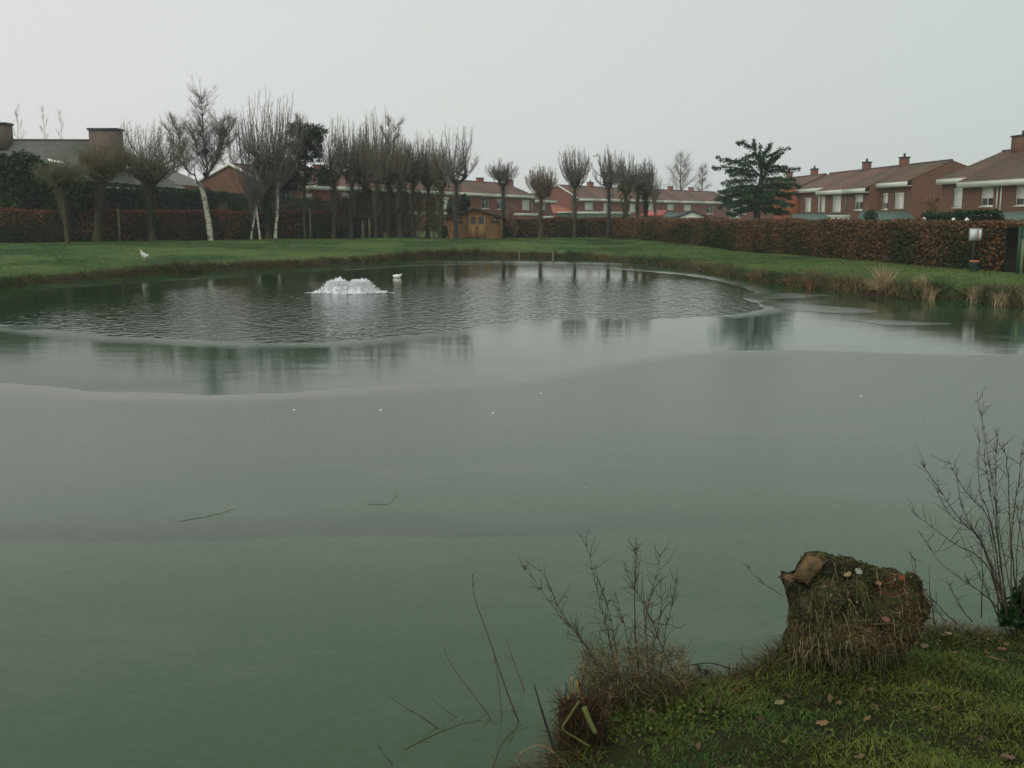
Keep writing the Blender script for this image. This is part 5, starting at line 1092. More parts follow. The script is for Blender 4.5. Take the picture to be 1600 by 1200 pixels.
# fountain: aerator throwing two low domes of white water
r = np.random.default_rng(91)
fx, fy, _ = at_z(546, 458, 0); fo = empty('fountain', (fx, fy, 0), 'low aerating fountain bubbling white water in two domes', 'fountain')
for (cx_, sg, hh) in ((-.33, -1, .40), (.32, 1, .37)):
    n1_, n2_ = 54, 34; V = []
    for i in range(n2_+1):
        f = i/n2_
        for j in range(n1_):
            a = 2*PI*j/n1_; rr = .41*f**.75*(1+.10*math.sin(3*a+sg)+.08*math.sin(7*a)+.05*r.normal()); lx_, ly_ = rr*math.cos(a), rr*math.sin(a); z = hh*.88*(1-f**2.2)*(.42+1.15*float(fbm(np.array([lx_+5*sg]), np.array([ly_+3]), 9.0, 4, 3)[0])+.07*r.normal()*(f < .97)); V.append((cx_+rr*math.cos(a)-sg*.05*(1-f), rr*math.sin(a)*.8, max(z, -.01)))
    b = MB().add(V, Q=[[i*n1_+j, i*n1_+(j+1) % n1_, (i+1)*n1_+(j+1) % n1_, (i+1)*n1_+j] for i in range(n2_) for j in range(n1_)]); b.build('water_dome', 'foam', fo, smooth=True)
nd = 3800; az = r.random(nd)*2*PI; sg = np.where(r.random(nd) < .5, -1, 1); t = r.random(nd); R_ = .30+.16*r.random(nd)*t; cx_ = np.where(sg < 0, -.33, .32)
P = np.c_[cx_+np.cos(az)*R_*(.5+.9*t), np.sin(az)*R_*.9, np.maximum(.012, (.31*(1-t**1.8)+.03*r.normal(size=nd)+.03))]
w2 = 700; P2 = np.c_[(r.random(w2)-.5)*2.1, r.normal(size=w2)*.24, .012+np.abs(r.normal(size=w2))*.02]; P2 = P2[np.abs(P2[:, 0]) > .3]
P = np.concatenate([P, P2]); s_ = .006+.014*r.random(len(P))**2; s_[-len(P2):] *= 1.6
oct_ = np.array([(1, 0, 0), (-1, 0, 0), (0, 1, 0), (0, -1, 0), (0, 0, 1), (0, 0, -1)], float); tr_ = np.array([[0, 2, 4], [2, 1, 4], [1, 3, 4], [3, 0, 4], [2, 0, 5], [1, 2, 5], [3, 1, 5], [0, 3, 5]])
V = (P[:, None]+oct_[None]*s_[:, None, None]).reshape(-1, 3); T_ = (tr_[None]+(np.arange(len(P))*6)[:, None, None]).reshape(-1, 3)
make_obj('spray', V, None, T_, 'foam', fo, props={'kind': 'stuff'})
# foam skirt: patches floating on the water
b = MB()
for _ in range(150):
    cx_ = (r.random()-.5)*2.5; cy_ = r.normal()*.17*(1-abs(cx_)/2); rr = .03+.09*r.random()*(1-abs(cx_)/1.7)
    nn_ = 7; b.add([(cx_+rr*1.8*math.cos(2*PI*j/nn_)*(.7+.6*r.random()), cy_+rr*math.sin(2*PI*j/nn_)*(.7+.6*r.random()), .008+.00005*_) for j in range(nn_)], P=[list(range(nn_))])
b.build('foam_skirt', 'foam', fo, props={'kind': 'stuff'})
MB().lathe([(.10, -.05), (.12, .02), (.10, .09), (.04, .10)], (0, -.1, 0), 12).build('nozzle', 'bin_green', fo)

# ------------------------------------------------------------------ grass: far shoreline tufts, dry clumps, short lawn tufts
def blades(P, h, lean, wid, cols, r, segs=2, curl=.5, az=None):
    """curved grass blades as tapered strips -> V, Q, T"""
    n = len(P); az = r.random(n)*2*PI if az is None else az; d = np.c_[np.cos(az), np.sin(az), np.zeros(n)]; s_ = np.c_[-np.sin(az), np.cos(az), np.zeros(n)]
    fa = r.random(n)*PI; s_ = s_*np.cos(fa)[:, None]+d*np.sin(fa)[:, None]; V = []
    h = np.broadcast_to(h, n)[:, None]; lean = np.broadcast_to(lean, n)[:, None]; wid = np.broadcast_to(wid, n)[:, None]
    for i in range(segs+1):
        f = i/segs; c = P+d*h*lean*f**1.7+np.array([0, 0, 1.])*h*(f-curl*lean*.5*f**2); wf = wid*(1-f)*.5+.0006
        V += [c-s_*wf, c+s_*wf]
    V = np.stack(V, 1); m_ = 2*(segs+1); Q = np.array([[2*i, 2*i+1, 2*i+3, 2*i+2] for i in range(segs)])
    return V.reshape(-1, 3), (Q[None]+(np.arange(n)*m_)[:, None, None]).reshape(-1, 4), np.repeat(cols, m_, 0)
r = np.random.default_rng(400)
seg = np.roll(POND, -1, 0)-POND; sl = np.linalg.norm(seg, axis=1); far_i = [i for i in range(len(POND)) if POND[i, 1] > 14 and (POND[i, 1] > 20 or POND[i, 0] > 0)]
wts = sl[far_i]*(1); wts /= wts.sum(); nt_ = 5200; pick = r.choice(far_i, nt_, p=wts); f = r.random((nt_, 1)); c0 = POND[pick]+seg[pick]*f
nr_ = np.c_[-seg[pick][:, 1], seg[pick][:, 0]]/sl[pick][:, None]; test = sdist((c0+nr_*.3)[:, 0], (c0+nr_*.3)[:, 1]) > 0; nr_[~test] *= -1
off = .02+np.abs(r.normal(size=nt_))*.35; c0 = c0+nr_*off[:, None]; dens = fbm(c0[:, 0], c0[:, 1], .45, 71); keep = dens+r.normal(size=nt_)*.12 > .40; c0 = c0[keep]; off = off[keep]; dens = dens[keep]; nt_ = len(c0)
nbk = 16; C0 = np.repeat(c0, nbk, 0)+r.normal(size=(nt_*nbk, 2))*.09; Zc = np.repeat(height(c0[:, 0], c0[:, 1]), nbk)-.03
hh = np.repeat(.08+.24*r.random(nt_)**2*(dens/.55)**2, nbk)*(.5+.8*r.random(nt_*nbk))
ct = np.repeat(np.clip((fbm(c0[:, 0], c0[:, 1], .6, 77)-.35)*2.6, 0, 1), nbk)[:, None]
rcol = np.where(c0[:, 0] > 2, 1, 0); A_ = np.array([.044, .070, .020]); B_ = np.where(np.repeat(rcol, nbk)[:, None] > 0, np.array([.15, .115, .050]), np.array([.095, .070, .030]))
cols = (A_*(1-ct)+B_*ct)*(.55+.8*r.random((nt_*nbk, 1)))
V, Q, T = blades(np.c_[C0, Zc], hh, .3+.9*r.random(nt_*nbk), .022, cols, r, 2)
make_obj('bank_grass', V, Q, None, 'blade', tint=T, props={'kind': 'stuff'})
# lawn tufts on the far bank
nl = 26000; X_ = np.r_[r.uniform(-34, 6, nl), r.uniform(5, 17, nl)]; Y_ = np.r_[r.uniform(31, 80, nl), r.uniform(24, 78, nl)]
d_ = sdist(X_, Y_); hx_ = np.interp(Y_, [31, 80], [16.4, 7.6]); lx = np.interp(Y_, [57, 80.5], [-40, -10.2]); ok = (d_ > .2) & (X_ < hx_-.4) & (X_ > np.where(Y_ > 57, lx, -40)+.6*(Y_ > 57)) & (np.abs(X_/Y_) < .58) & (Y_ < 79)
X_, Y_, d_ = X_[ok], Y_[ok], d_[ok]; n_ = len(X_); nbk = 5
P = np.c_[np.repeat(X_, nbk)+r.normal(size=n_*nbk)*.07, np.repeat(Y_, nbk)+r.normal(size=n_*nbk)*.07, np.repeat(height(X_, Y_, d_), nbk)-.015]
kk = np.repeat(np.clip((fbm(X_, Y_*.8, .35, 40, 5)-.36)*3.6, 0, 1), nbk)[:, None]
cols = (np.array([.040, .078, .022])*(1-kk)+np.array([.106, .160, .044])*kk)*(.6+.7*r.random((n_*nbk, 1)))
V, Q, T = blades(P, .045+.055*r.random(n_*nbk), .4+.8*r.random(n_*nbk), .022, cols, r, 1)
make_obj('lawn_grass', V, Q, None, 'blade', tint=T, props={'kind': 'stuff'})
# dry sedge clumps on the right bank, one thing each
cl_l = [(1381, 461, 30, 1.0, 'tallest straw coloured sedge clump on the right bank'), (1366, 461, 16, .6, 'small dry sedge tuft at the left foot of the tallest clump'), (1436, 464, 20, .8, 'straw sedge clump second right of the tallest one, forked'), (1452, 467, 19, .8, 'straw sedge clump third right of the tallest one'),
        (1520, 471, 24, .8, 'pale sedge clump standing below the white notice'), (1562, 477, 20, .7, 'arching sedge clump between the notice and the frame edge'), (1590, 480, 22, .7, 'last dry sedge clump at the right edge of the far bank'),
        (1262, 450, 14, .6, 'orange brown sedge tuft where the right bank bends'), (1232, 445, 13, .7, 'low straw sedge tuft left of the orange brown one'), (1175, 437, 12, .7, 'low straw sedge tuft farthest along the right bank')]
for u, v, hp, wd, lab in cl_l:
    x_, y_, _ = at_z(u, v, .03); n_ = int(240*wd+90); H_ = 1.2*hp*y_/1600; sgn = float(sdist([x_], [y_])[0])
    if sgn < .05:                                                  # stand it on the land side of the water's edge
        gnx = float(sdist([x_+.1], [y_])[0])-sgn; gny = float(sdist([x_], [y_+.1])[0])-sgn; L_ = math.hypot(gnx, gny); x_ += gnx/L_*(.08-sgn); y_ += gny/L_*(.08-sgn)
    P = np.c_[r.normal(size=n_)*.085*wd, r.normal(size=n_)*.09, np.zeros(n_)-.04]
    base_c = np.array([.46, .36, .20]) if v > 455 else np.array([.26, .15, .06]); cols = base_c*(.35+.9*r.random((n_, 1)))
    V, Q, T = blades(P, H_*(.45+.75*r.random(n_)), .15+1.0*r.random(n_)**1.5, .016, cols, r, 3)
    o = make_obj('sedge_clump', V, Q, None, 'blade', tint=T); o.location = (x_, y_, gz(x_, y_)); tag(o, lab, 'grass clump', 'dry sedge clumps on the far bank')

# ------------------------------------------------------------------ near bank: turf, moss, fallen leaves
nb = 330000; X_ = r.uniform(-1.2, 5.6, nb); Y_ = r.uniform(2.0, 5.9, nb); ok = (X_/Y_ < .62) | (r.random(nb) < .55); X_, Y_ = X_[ok], Y_[ok]
d_ = sdist(X_, Y_); bare = fbm(X_, Y_, 2.6, 91); ok = (d_ > .06) & (bare+r.normal(size=len(X_))*.10 > .34); X_, Y_, d_ = X_[ok], Y_[ok], d_[ok]; n_ = len(X_)
pt = fbm(X_, Y_, 3.2, 95); hue = np.clip((fbm(X_, Y_, 1.7, 99)-.3)*2.4, 0, 1)[:, None]; h_ = .012+.040*np.clip(pt, 0, 1)**1.3*(.4+1.0*r.random(n_))+.05*(1-sst(.08, .25, d_))*r.random(n_)
cols = (np.array([.040, .092, .015])*(1-hue)+np.array([.118, .140, .022])*hue)*(.45+.95*r.random((n_, 1)))
brn = r.random(n_) < (.05+.45*(1-sst(.08, .35, d_))); cols[brn] = np.array([.105, .062, .022])*(.4+.8*r.random((brn.sum(), 1)))
V, Q, T = blades(np.c_[X_, Y_, height(X_, Y_, d_)-.004], h_, .4+1.1*r.random(n_), .0045, cols, r, 2)
make_obj('turf', V, Q, None, 'blade', tint=T, props={'kind': 'stuff'})
# broad clover and moss leaves between the blades
nb = 16000; X_ = r.uniform(-.4, 3.1, nb); Y_ = r.uniform(2.8, 4.8, nb); d_ = sdist(X_, Y_); pt = fbm(X_, Y_, 4.2, 131); ok = (d_ > .05) & (pt > .5+r.normal(size=nb)*.06) & (X_/Y_ < .6); X_, Y_, d_ = X_[ok], Y_[ok], d_[ok]; n_ = len(X_)
P = np.c_[X_, Y_, height(X_, Y_, d_)+.008+.02*r.random(n_)]; V, Q = cards(P, .011*(.6+.8*r.random(n_)), .4, r=r, aspect=1.2)
make_obj('moss_and_clover', V, Q, None, 'leaf', tint=np.repeat(np.array([[.075, .105, .018]])*(.4+.9*r.random((n_, 1))), 4, 0), props={'kind': 'stuff'})
# overhanging dry grass on the lip of the near bank
near_i = [i for i in range(len(POND)) if POND[i, 1] < 5.2 and -.3 < POND[i, 0] < 2.7]; wts = sl[near_i]/sl[near_i].sum(); n_ = 5200; pick = r.choice(near_i, n_, p=wts); c0 = POND[pick]+seg[pick]*r.random((n_, 1))
nr_ = np.c_[-seg[pick][:, 1], seg[pick][:, 0]]/sl[pick][:, None]; test = sdist((c0+nr_*.05)[:, 0], (c0+nr_*.05)[:, 1]) > 0; nr_[~test] *= -1; c0 = c0+nr_*(.03+.12*r.random((n_, 1)))
az = np.arctan2(-nr_[:, 1], -nr_[:, 0])+r.normal(size=n_)*.7; kk = r.random((n_, 1)); cols = np.where(kk < .45, np.array([.12, .075, .028]), np.where(kk < .75, np.array([.04, .06, .012]), np.array([.045, .028, .014])))*(.4+.9*r.random((n_, 1)))
V, Q, T = blades(np.c_[c0, height(c0[:, 0], c0[:, 1])-.01], .05+.09*r.random(n_), .6+1.1*r.random(n_), .005, cols, r, 3, curl=1.2, az=az)
make_obj('lip_grass', V, Q, None, 'blade', tint=T, props={'kind': 'stuff'})
# fallen leaves: those one can pick out, one thing each
def leaf_mesh(name, L, W, curl, c, lobes, rr):
    V = [(-L/2, 0, 0)]; n_ = 7
    for i in range(1, n_):
        f = i/n_; wv = W/2*math.sin(PI*f)**.7*(1+(lobes*.3 if i % 2 else -lobes*.2)); z = curl*(f-.5)**2*2
        V += [(-L/2+L*f, -wv, z+curl*.5*rr.random()), (-L/2+L*f, 0, z-.001), (-L/2+L*f, wv, z+curl*.5*rr.random())]
    V.append((L/2, 0, curl*.5)); e = len(V)-1; Q = []; Tt = [[0, 1, 2], [0, 2, 3], [e, e-2, e-3], [e, e-1, e-2]]
    for i in range(n_-2): b_ = 1+3*i; Q += [[b_, b_+3, b_+4, b_+1], [b_+1, b_+4, b_+5, b_+2]]
    return make_obj(name, V, Q, Tt, 'leaf', tint=[c]*len(V))
lv = [(1185+v_[0]*0, 0) for v_ in []]
leaves = [(1098, 1121, 'pale round fallen leaf lying alone on the middle of the slope', (.36, .27, .14), .038, .03), (1218, 1100, 'cream fallen leaf on the turf below the left foot of the stump', (.40, .34, .16), .045, .030), (1285, 1131, 'tan pointed fallen leaf in the middle of the turf', (.40, .25, .12), .050, .026),
          (1355, 1124, 'small curled tan leaf right of the middle one', (.30, .20, .09), .04, .02), (1344, 1186, 'brown leaf near the lower edge of the turf', (.30, .19, .09), .04, .022), (1481, 996, 'brightest cream and pink leaf right of the stump foot', (.50, .36, .24), .035, .035), (1430, 1003, 'orange brown leaf left of the brightest one', (.32, .17, .07), .045, .025),
          (1445, 1012, 'tan leaf just below the orange brown one', (.32, .25, .12), .04, .025), (1474, 1008, 'dull tan leaf just below the brightest one', (.30, .22, .12), .045, .02), (1554, 1033, 'long curved brown leaf near the right edge', (.24, .14, .07), .06, .02), (1508, 1035, 'pale brown leaf in the turf left of the long curved one', (.30, .21, .11), .05, .02),
          (1490, 1023, 'small tan leaf between the turf and the shrub', (.33, .22, .11), .03, .02), (1535, 984, 'upright brown leaf at the foot of the bare shrub', (.30, .19, .09), .045, .03), (1278, 1030, 'orange leaf tucked below the left root of the stump', (.36, .20, .08), .03, .018), (1330, 1026, 'yellowish leaf under the middle of the stump', (.33, .27, .10), .045, .022),
          (1018, 1108, 'cream leaf by the twigs near the lip of the bank', (.38, .28, .16), .03, .02), (984, 1150, 'small cream leaf right of the yellow reed', (.40, .32, .18), .02, .014), (1310, 1101, 'dark tan leaf right of the cream one', (.28, .20, .08), .03, .02), (1565, 1020, 'brown leaf at the far right below the shrub', (.26, .16, .08), .05, .02), (1575, 1187, 'pinkish brown leaf in the bottom right corner', (.27, .17, .11), .05, .025)]
rr = random.Random(8)
for u, v, lab, c, L_, W_ in leaves:
    z_ = .45
    for _ in range(4): x_, y_, _z = at_z(u, v, z_); z_ = gz(x_, y_)+.015
    o = leaf_mesh('fallen_leaf', L_, W_, .012, tuple(k_*.5 for k_ in c), .6, rr); o.location = (x_, y_, z_+.008); o.rotation_euler = (rr.uniform(-.4, .4), rr.uniform(-.3, .3), rr.uniform(-.7, .7)); tag(o, lab, 'leaf', 'fallen leaves on the near bank')
# the many small dead leaves nobody could count
n_ = 330; X_ = r.uniform(.2, 3.0, n_); Y_ = r.uniform(2.9, 4.7, n_); d_ = sdist(X_, Y_); ok = (d_ > .07) & (fbm(X_, Y_, 2.0, 140)+.25*sst(3.6, 4.3, Y_) > .52); X_, Y_, d_ = X_[ok], Y_[ok], d_[ok]
P = np.c_[X_, Y_, height(X_, Y_, d_)+.018]; V, Q = cards(P, .022*(.5+.8*r.random(len(P))), .5, r=r, aspect=1.7)
make_obj('leaf_litter', V, Q, None, 'leaf', tint=np.repeat(np.array([[.10, .070, .030]])*(.4+.9*r.random((len(P), 1))), 4, 0), props={'kind': 'stuff'})

# ------------------------------------------------------------------ near bank: old stump
r = np.random.default_rng(500)
sx0, sy0 = 1.42, 4.08; sgz = .40
st_ = empty('tree_stump', (sx0, sy0, sgz), 'old rotten tree stump leaning over the water, overgrown with roots and dead grass', 'stump')
def lumpy(name, c, rad, m, par, seed, n=40, k=26, amp=.16, squash=None, cut=None):
    V = []
    for i in range(k+1):
        th = PI*i/k
        for j in range(n):
            ph = 2*PI*j/n; d = np.array([math.sin(th)*math.cos(ph), math.sin(th)*math.sin(ph), math.cos(th)])
            q = 1+amp*2*(fbm(np.array([ph*1.2*math.sin(th)*2+3]), np.array([th*2.5+seed]), 1.1, seed)[0]-.5)+amp*1.1*(fbm(np.array([d[0]*3+9]), np.array([d[2]*3+d[1]*2+7]), 3.0, seed+3)[0]-.5)
            V.append(np.array(c)+d*np.array(rad)*q)
    return make_obj(name, V, [[i*n+j, (i+1)*n+j, (i+1)*n+(j+1) % n, i*n+(j+1) % n] for i in range(k) for j in range(n)], None, m, par, smooth=True)
P0_ = np.array([sx0, sy0, sgz])
# stump cylinder: axis leaning left, obliquely broken top
def stump_pt(f, a, inner=1.0):
    ax = np.array([-.055*f-.05*f*f, -.05*f, .345*f]); rad = (.155+.025*(1-f)**2)*inner
    w_ = 1+.10*math.sin(3*a+1)+.05*math.sin(7*a+2)+.035*math.sin(17*a+f*5)+.02*math.sin(29*a+f*9)
    cut = 0.0
    if f > .98: cut = .05*math.cos(a-.5)+.012*math.sin(5*a)+.008*math.sin(11*a+1)
    return np.array([-.035, .06, -.03])+ax+np.array([math.cos(a)*rad*w_, math.sin(a)*rad*.8*w_, cut])
n_ = 56; ks = 14; V = []
for i in range(ks+1):
    for j in range(n_): V.append(stump_pt(i/ks, 2*PI*j/n_)+r.normal(size=3)*.0035)
make_obj('bark', V, [[i*n_+j, i*n_+(j+1) % n_, (i+1)*n_+(j+1) % n_, (i+1)*n_+j] for i in range(ks) for j in range(n_)], None, 'stump_bark', st_, smooth=False)
V = []; kk = 7
for i in range(kk+1):
    f = i/kk
    for j in range(n_):
        p_ = stump_pt(1, 2*PI*j/n_, .93*(1-f)+.02)+np.array([0, 0, -.012-.05*f*(1-f)*2])+r.normal(size=3)*.004*(f < 1); V.append(p_)
make_obj('broken_top', V, [[i*n_+j, i*n_+(j+1) % n_, (i+1)*n_+(j+1) % n_, (i+1)*n_+j] for i in range(kk) for j in range(n_)], None, 'wood_cut', st_, smooth=False)
# a slab of pale exposed wood on the left flank, and the bark ridge along the top
def slab(name, pts, th, m):
    c = [np.array(p) for p in pts]; nrm = np.cross(c[1]-c[0], c[3]-c[0]); nrm /= np.linalg.norm(nrm); g = 8; V = []
    for s_ in (0, 1):
        for i in range(g+1):
            for j in range(g+1):
                u_, v_ = i/g, j/g; p_ = (c[0]*(1-u_)+c[1]*u_)*(1-v_)+(c[3]*(1-u_)+c[2]*u_)*v_; V.append(p_+nrm*(th*s_+th*1.1*math.sin(PI*u_)*math.sin(PI*v_))+r.normal(size=3)*.0022+nrm*.004*math.sin(u_*9+v_*3))
    k_ = (g+1)**2; Q = [[s_*k_+i*(g+1)+j, s_*k_+(i+1)*(g+1)+j, s_*k_+(i+1)*(g+1)+j+1, s_*k_+i*(g+1)+j+1][::(1 if s_ else -1)] for s_ in (0, 1) for i in range(g) for j in range(g)]
    for i in range(g):
        for (a_, b_) in (((i, 0), (i+1, 0)), ((i, g), (i+1, g)), ((0, i), (0, i+1)), ((g, i), (g, i+1))):
            p_, q_ = a_[0]*(g+1)+a_[1], b_[0]*(g+1)+b_[1]; Q.append([p_, q_, k_+q_, k_+p_])
    return make_obj(name, V, Q, None, m, st_)
def SP(u, v, dy=0.0): q = np.array(at_y(u, v, sy0+dy))-P0_; return tuple(q)
slab('exposed_wood', [SP(1238, 905, -.13), SP(1262, 918, -.17), SP(1288, 884, -.10), SP(1262, 872, -.06)], .03, 'wood_cut')
slab('bark_flake', [SP(1228, 915, -.10), SP(1246, 905, -.14), SP(1250, 965, -.16), SP(1234, 960, -.10)], .03, 'stump_bark')
# root mass
lumpy('root_mass', SP(1375, 955, .02), (.165, .15, .135), 'moss', st_, 4)
lumpy('root_mass', SP(1305, 970, -.04), (.185, .15, .15), 'moss', st_, 9)
lumpy('root_mass', SP(1410, 935, .04), (.075, .10, .075), 'moss', st_, 14)
lumpy('root_mass', SP(1300, 992, -.06), (.15, .12, .08), 'moss', st_, 17)
lumpy('root_mass', SP(1288, 950, -.07), (.115, .11, .13), 'moss', st_, 21)
lumps = [(1312, 888, -.04, .085, .048), (1345, 897, -.03, .085, .042), (1278, 872, .03, .06, .022), (1275, 990, -.10, .07, .06), (1330, 925, -.10, .07, .05), (1388, 905, .0, .06, .045), (1432, 950, .02, .05, .06), (1345, 1000, -.16, .09, .06), (1405, 985, -.08, .08, .05), (1262, 945, -.12, .045, .07), (1300, 940, -.16, .06, .05), (1425, 915, .05, .035, .05), (1262, 1012, -.06, .065, .055), (1335, 1014, -.12, .10, .045), (1390, 1002, -.08, .09, .05), (1240, 1000, -.03, .04, .06)]
for i_, (u, v, dy_, a_, b_) in enumerate(lumps): lumpy('root_knob', SP(u, v, dy_), (a_, .06, b_), 'moss' if i_ % 3 else 'stump_bark', st_, 30+i_, n=24, k=16, amp=.3)
# dead grass, roots and moss strands hanging over it
cen = [(SP(1375, 955, .02), (.165, .15, .135)), (SP(1305, 970, -.04), (.185, .15, .15)), (SP(1410, 935, .04), (.08, .10, .08)), (SP(1300, 992, -.06), (.155, .12, .085)), (SP(1288, 950, -.07), (.12, .11, .135))]+[(SP(u, v, dy_), (a_*1.02, .062, b_*1.02)) for u, v, dy_, a_, b_ in lumps]
Pa = []; SA = []; SB = []; SC = []
pal = np.array([(.062, .082, .018), (.125, .105, .045), (.028, .024, .010), (.22, .175, .10), (.10, .04, .016)])
for (c, rd), cnt in zip(cen, (2400, 3200, 800, 2200, 2200)+(420,)*16):
    c = np.array(c); rd = np.array(rd); d = r.normal(size=(cnt, 3)); d[:, 1] = -np.abs(d[:, 1])*.9+.25*r.normal(size=cnt); d /= np.linalg.norm(d, axis=1, keepdims=True)
    Pa.append(c+d*rd*(.95+.1*r.random((cnt, 1)))); k_ = 1.0+.03*r.random((cnt, 1)); p_ = c+d*rd*k_; stp = .10+.22*r.random((cnt, 1)); sw = r.normal(size=(cnt, 3))*[.9, .3, .3]
    patch = vnoise(p_[:, 0]*14, p_[:, 2]*14+p_[:, 1]*5, 1.0, 41)+(r.random(cnt)-.5)*.5; redr = (p_[:, 0] > .02)*.30; patch = (patch-.5)*1.35+.5-(p_[:, 0] > .0)*.10
    ci = np.where(patch < .30, 2, np.where(patch < .55, 0, np.where(patch < .85-redr, 1, np.where(r.random(cnt) < .5+redr, 4, 3))))
    cc = pal[ci]*(.5+.8*r.random((cnt, 1)))
    for _ in range(4):        # every strand creeps down along the mound
        d = d+(np.array([0, 0, -.55])+sw)*stp; sw = sw*.7+r.normal(size=(cnt, 3))*.35; d /= np.linalg.norm(d, axis=1, keepdims=True); k_ = k_+.012*r.normal(size=(cnt, 1)); q_ = c+d*rd*np.maximum(k_, .99); SA.append(p_); SB.append(q_); SC.append(cc); p_ = q_
Pa = np.concatenate(Pa); n_ = len(Pa); SA = np.concatenate(SA); SB = np.concatenate(SB); SC = np.concatenate(SC)
V, Q = sticks(SA, SB, .0017, .0013, 3); make_obj('dead_grass', V, Q, None, 'leaf', st_, np.repeat(SC, 6, 0), props={'kind': 'stuff'})
Pm = Pa[r.integers(0, n_, 5000)]+r.normal(size=(5000, 3))*.008; V, Q = cards(Pm, .010*(.5+.9*r.random(5000)), r=r, aspect=1.4); ci = r.choice(5, 5000, p=[.5, .2, .18, .05, .07])
make_obj('moss_leaves', V, Q, None, 'leaf', st_, np.repeat(pal[ci]*(.4+.9*r.random((5000, 1))), 4, 0), props={'kind': 'stuff'})
cen = cen[:4]
for k in range(16):        # curling roots
    c, rd = cen[k % 4]; a = r.uniform(-2.6, -.5); z0 = r.uniform(-.2, .7); P = []
    p_ = np.array(c)+np.array([math.cos(a)*rd[0], math.sin(a)*rd[1], z0*rd[2]])*1.03; dd = np.array([r.normal()*.6, -.25, -.5])
    for _ in range(6): P.append(tuple(p_)); dd = dd+np.array([r.normal()*.5, r.normal()*.1, r.normal()*.35-.08]); p_ = p_+dd/np.linalg.norm(dd)*.024
    ro = MB().tube(P, [.0022, .0028, .0026, .0022, .0016, .0008], 6).build('root', 'twig_near', st_, smooth=True, tint=np.ones((36, 3))*np.array([2.6, 2.2, 1.4])*r.uniform(.5, 1.1))
n2_ = 1500; ii = np.where(Pa[:, 1] < -.02)[0]; ii = r.choice(ii, n2_); Pb = Pa[ii]; cb_ = np.where(r.random((n2_, 1)) < .5, np.array([.20, .16, .085]), np.array([.085, .095, .025]))*(.5+.9*r.random((n2_, 1)))
V, Q, T = blades(Pb, .025+.045*r.random(n2_), .5+.4*r.random(n2_), .003, cb_, r, 4, curl=5.0, az=-PI/2+r.normal(size=n2_)*.8); make_obj('grass_strands', V, Q, None, 'blade', st_, T, props={'kind': 'stuff'})
# bright bits in the fork of the stump
for (u, v, c) in ((1325, 898, (.24, .19, .08)), (1342, 893, (.24, .24, .20)), (1408, 903, (.18, .05, .015)), (1372, 912, (.20, .11, .05)), (1384, 968, (.18, .07, .05))):
    o = leaf_mesh('dead_leaf', .035, .022, .012, c, .6, rr); o.parent = st_; o.location = SP(u, v, -.15 if v < 950 else -.2); o.rotation_euler = (rr.uniform(.3, 1.2), rr.uniform(-.5, .5), rr.uniform(-1, 1))

# ------------------------------------------------------------------ twigs and shrubs at the near bank
def twiggy(name, label, cat, Y, lines, r0, m, seed, side=6, sl_=.10, dy=.12, group=None, tint=1.0, foot=None, up=.6, spur=True):
    """stems traced through their own depth, each with buds/side twigs, all joined to a rooted base"""
    q = np.random.default_rng(seed); base = np.array(foot if foot else at_y(*lines[0][-1], Y)); o = empty(name, tuple(base), label, cat, group)
    SA, SB, RA, RB = [], [], [], []
    for li, L in enumerate(lines):
        yy = Y+q.uniform(-dy, dy); P = [np.array(at_y(u, v, yy+(i/len(L)-.5)*q.uniform(-.1, .1))) for i, (u, v) in enumerate(L[::-1])]
        P = catmull(P, 5, False); P += q.normal(size=P.shape)*.0018; k = len(P); ro_ = r0*(.7+.5*q.random())
        rad = [ro_*(1-.8*i/(k-1)) for i in range(k)]
        MB().tube([tuple(p-base) for p in P], rad, 5).build('stem', m, o, smooth=True, tint=np.ones((k*5, 3))*tint*(.7+.6*q.random()))
        Ls = np.linalg.norm(P[-1]-P[0]); cnt = int(side*Ls/.3)
        for _ in range(cnt):
            i = q.integers(k//4, k-1); d = P[i+1]-P[i]; d /= np.linalg.norm(d)+1e-9; s_ = q.normal(size=3)*.7; s_ = d*.8+s_+np.array([0, 0, up*.5]); s_ /= np.linalg.norm(s_)
            l_ = sl_*(.2+q.random())*(1-.4*i/k); m1 = P[i]+s_*l_*.5; m2 = m1+(s_+q.normal(size=3)*.35+np.array([0, 0, up*.3]))*l_*.45
            SA += [P[i]-base, m1-base]; SB += [m1-base, m2-base]; RA += [.0016, .0012]; RB += [.0012, .0006]
            if spur and q.random() < .3:
                s2 = q.normal(size=3); s2 /= np.linalg.norm(s2); SA.append(m1-base); SB.append(m1-base+s2*l_*.35); RA.append(.001); RB.append(.0005)
    if SA:
        V, Q = sticks(SA, SB, np.array(RA), np.array(RB), 3); make_obj('twigs', V, Q, None, m, o, np.ones((len(V), 3))*tint, props={'kind': 'stuff'})
    return o
